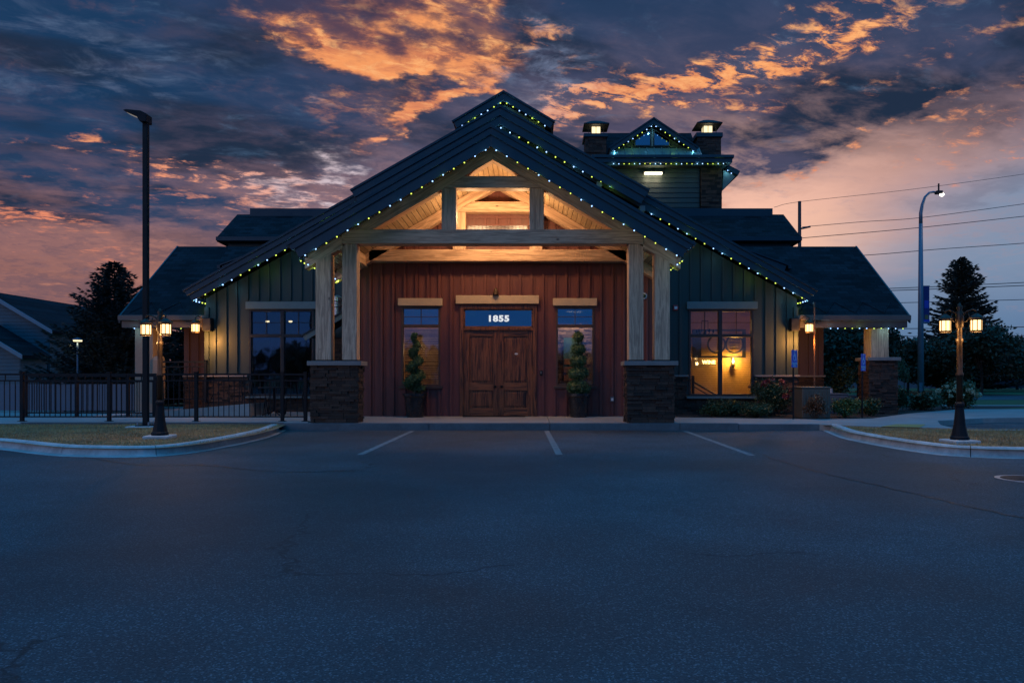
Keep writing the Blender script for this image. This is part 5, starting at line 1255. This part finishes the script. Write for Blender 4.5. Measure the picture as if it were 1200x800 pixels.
# far hedge belt
o = leafcloud([(x, 95+8*sin(x), 1.2+1.2*random.random()) for x in np.arange(-20, 150, 2.2)], [(2.0, 2.0, 1.5+random.random())for x in np.arange(-20, 150, 2.2)], 16000, .45, shell=.3, seed=12).build('woodland', M['tree_leaf']); o['kind'] = 'stuff'; o['label'] = 'dark far-off tree belt behind the lawn'; o['category'] = 'woodland'
o = leafcloud([(x, 60+4*sin(x*.7), 1.4+1.6*random.random()) for x in np.arange(-75, -18, 1.8)], [(2.0, 2.0, 1.4+random.random()) for x in np.arange(-75, -18, 1.8)], 9000, .35, shell=.3, seed=13).build('woodland', M['tree_leaf']); o['kind'] = 'stuff'; o['label'] = 'dark tree belt behind the neighbouring house'; o['category'] = 'woodland'
# tree belt across the street behind the viewer: it is what the window panes mirror near the horizon
o = leafcloud([(x, -52+5*sin(x*.5), 1.6+1.6*random.random()) for x in np.arange(-75, 75, 1.7)], [(2.0, 2.0, 1.5+1.1*random.random()) for x in np.arange(-75, 75, 1.7)], 14000, .45, shell=.15, seed=14).build('woodland', M['tree_leaf']); o['kind'] = 'stuff'; o['label'] = 'tree belt across the street facing the entrance'; o['category'] = 'woodland'
# far pale fence
t = thing('far_fence', 'long pale fence across the far side of the lawn', 'fence', (60, 62, 0)); mb = MB(); x = 25.
while x < 75: mb.box(x, x+2.3, 62, 62.06, .1, 1.35); mb.box(x+2.3, x+2.4, 61.96, 62.1, 0, 1.5); x += 2.4
mb.build('panel', M['vinyl'], t, off=(60, 62, 0))

# ------------------------------------------------------------------ street light, utility pole, wires
Y_ = 18.6; X0 = PX(1079, Y_); t = thing('street_light', 'tall curved blue-grey street light with a navy banner', 'street light', (X0, Y_, 0)); zt = PZ(225, Y_)
q = 1/sc(Y_)
MB().tube([(0, 0, 0), (0, 0, zt*.5), (-.0, 0, PZ(262, Y_))], [.145, .115, .085], 12).build('pole', M['street_pole'], t, smooth=True)
mb = MB(); mb.tube([(-.0, 0, PZ(262, Y_)), (.0, 0, PZ(250, Y_)), (.07, 0, PZ(240, Y_)), (.2, 0, PZ(231, Y_)), (.40, 0, PZ(226, Y_)), (.60, 0, PZ(225, Y_)), (.72, 0, PZ(226, Y_))], [.085, .08, .07, .06, .055, .05, .05], 10); mb.build('arm', M['street_pole'], t, smooth=True)
mb = MB(); mb.box(.70, .98, -.12, .12, PZ(227.5, Y_), PZ(223.8, Y_)); mb.tube([(.84, 0, PZ(224, Y_)), (.84, 0, PZ(215, Y_))], .04, 8); hd = mb.build('lamp_head', M['dark_metal'], t, bev=.02)
mb = MB(); mb.lathe([(.02, -.13), (.08, -.10), (.10, -.04), (.08, .0)], .98, -.02, 12, PZ(227, Y_)); mb.build('lens', M['cool_lamp'], hd, smooth=True)
light('POINT', (1.25, -.25, PZ(234, Y_)), 10, (1, .88, .7), .15, t)
mb = MB(); mb.box(.13, .40, -.012, .012, PZ(377, Y_), PZ(335.5, Y_)); bn = mb.build('banner', M['banner'], t)
mb = MB(); mb.box(.13, .41, -.018, -.013, PZ(377, Y_), PZ(374.5, Y_)); mb.box(.16, .36, -.018, -.013, PZ(361, Y_), PZ(352, Y_)); mb.build('banner_band', M['banner_b'], bn)
mb = MB(); mb.box(.18, .35, -.018, -.013, PZ(374, Y_), PZ(369, Y_)); mb.build('banner_print', M['banner_g'], bn)
mb = MB(); mb.box(.08, .42, -.02, .02, PZ(335.4, Y_), PZ(335.4, Y_)+.03); mb.box(.08, .42, -.02, .02, PZ(378.5, Y_), PZ(377.2, Y_)); mb.build('banner_bracket', M['street_pole'], bn)
mb = MB(); mb.box(-.16, .0, -.17, -.15, .25, .95); mb.build('utility_panel', M['vinyl'], t)
Y_ = 60; X0 = PX(937, Y_); t = thing('utility_pole', 'dark utility pole with short arm rising behind the right roof', 'utility pole', (X0, Y_, 0))
MB().tube([(0, 0, 0), (0, 0, PZ(236, Y_))], [.22, .17], 8).build('pole', M['wire'], t); MB().tube([(.1, 0, PZ(268, Y_)), (1.1, 0, PZ(265.5, Y_))], .1, 7).build('cross_arm', M['wire'], t)
def wire(pts, Y_, r, lab):
    P = [(PX(a, Y_), Y_, PZ(b_, Y_)) for a, b_ in pts]; Q = catmull([(p[0], p[2]) for p in P], 8); W_ = [(float(a[0]), Y_, float(a[1])) for a in Q]
    o = MB(); o.tube([tuple(np.array(p)-np.array(W_[0])) for p in W_], r, 5); ob = o.build('power_line', M['wire']); ob.location = W_[0]
    tag(ob, lab, 'power line', 'power lines crossing the right sky')
wire([(907, 243), (937, 236.5), (1060, 223), (1180, 207), (1320, 186)], 60, .022, 'topmost faint power line crossing the street light head')
wire([(940, 266), (1010, 260), (1080, 255), (1200, 239), (1330, 222)], 60, .03, 'power line passing just below the street light head')
wire([(939, 279), (1070, 267.5), (1200, 253.5), (1340, 238)], 60, .035, 'power line meeting the utility pole above the right roof')
wire([(900, 305), (1015, 299), (1100, 292), (1200, 285), (1340, 274)], 60, .035, 'power line just above the top of the spruce')
wire([(900, 341), (1040, 338), (1200, 331), (1340, 324)], 60, .04, 'upper of two close power lines crossing the banner'); wire([(900, 343.5), (1040, 340.5), (1200, 334.5), (1340, 328)], 60, .04, 'lower of two close power lines crossing the banner')
wire([(900, 357), (1040, 355), (1200, 351), (1340, 347)], 60, .035, 'power line across the middle of the spruce'); wire([(900, 385), (1060, 385), (1200, 383), (1340, 381)], 60, .04, 'lowest power line just above the round trees')
wire([(900, 393), (1060, 394), (1200, 393.5), (1340, 392)], 60, .03, 'power line passing behind the lamp post lanterns')

# ------------------------------------------------------------------ neighbouring house
t = thing('neighbour_house', 'blue-grey sided house with gabled roof at the far left edge', 'house', (-32, 30, 0)); O = tuple(t.location)
def Bh(mb, name, mat, par=None, **k): return mb.build(name, M[mat], par or t, off=O, **k)
HY = 26.6; s_ = sc(HY); ax, az_ = -31.1, 6.15; ex, ez = PX(65.5, HY), PZ(387.5, HY); sl = (az_-ez)/(ex-ax)
mb = MB(); mb.prism_y([(ax-(ex-ax)+.3, 0), (ex-.35, 0), (ex-.35, ez), (ax, az_-.25), (ax-(ex-ax)+.3, ez)], HY, HY+11); Bh(mb, 'wall', 'house')
mb = MB(); z = .2
while z < az_-.3:
    hw = min(ex-.35-ax, (az_-.25-z)/sl); mb.prism_x([(HY-.03, z), (HY-.002, z), (HY-.002, z+.19), (HY-.01, z+.19)], ax-hw+.05, ax+hw-.05); z += .2
Bh(mb, 'lap_siding', 'house')
for sg in (-1, 1):
    mb = MB(); mb.prism_y([(ax, az_), (ax+sg*(ex-ax), ez), (ax+sg*(ex-ax), ez-.16), (ax, az_-.18)], HY-.35, HY+11.4); Bh(mb, 'roof', 'shingle')
    mb = MB(); mb.prism_y([(ax, az_+.01), (ax+sg*(ex-ax+.02), ez+.01), (ax+sg*(ex-ax+.02), ez-.20), (ax, az_-.24)], HY-.40, HY-.352); Bh(mb, 'rake_trim', 'house_trim')
for px_, py_, k in ((71, 362, 1), (82, 366, 1), (87, 370, .7)):
    yy = 36; z = PZ(py_, yy); mb = MB(); mb.tube([(PX(px_, yy), yy, z-.6), (PX(px_, yy), yy, z+.28*k)], .09*k, 8); Bh(mb, 'roof_vent', 'house_trim')
H2 = 24; s2 = sc(H2); e2x, e2z = PX(31, H2), PZ(416, H2); a2x = e2x-3.4; a2z = e2z+3.4*.6
mb = MB(); mb.prism_y([(a2x-3.1, 0), (e2x-.3, 0), (e2x-.3, e2z), (a2x, a2z-.2), (a2x-3.1, e2z)], H2, HY-.42); Bh(mb, 'garage_wall', 'house')
mb = MB(); z = .2
while z < a2z-.3:
    hw = min(e2x-.3-a2x, (a2z-.2-z)/.6); mb.prism_x([(H2-.03, z), (H2-.002, z), (H2-.002, z+.19), (H2-.01, z+.19)], a2x-hw+.05, a2x+hw-.05); z += .2
Bh(mb, 'lap_siding', 'house')
for sg in (-1, 1):
    mb = MB(); mb.prism_y([(a2x, a2z), (a2x+sg*3.4, e2z), (a2x+sg*3.4, e2z-.16), (a2x, a2z-.18)], H2-.35, HY-.41); Bh(mb, 'garage_roof', 'shingle')
    mb = MB(); mb.prism_y([(a2x, a2z+.01), (a2x+sg*3.42, e2z+.01), (a2x+sg*3.42, e2z-.22), (a2x, a2z-.26)], H2-.41, H2-.352); Bh(mb, 'rake_trim', 'house_trim')
t = thing('path_light', 'small glowing path light on a thin post before the spruce', 'path light', (PX(91, 9), 9, 0)); zz = PZ(399, 9)
MB().tube([(0, 0, 0), (0, 0, zz)], .03, 8).build('post', M['street_pole'], t); MB().lathe([(.05, 0), (.16, .02), (.16, .05), (.02, .10)], 0, 0, 14, zz).build('hood', M['street_pole'], t)
MB().lathe([(.13, -.03), (.14, .018)], 0, 0, 14, zz).build('lens', M['wall_dim'] if 'wall_dim' in M else M['chim_lantern'], t); light('POINT', (0, -.05, zz-.12), 2, (1, .85, .5), .08, t)
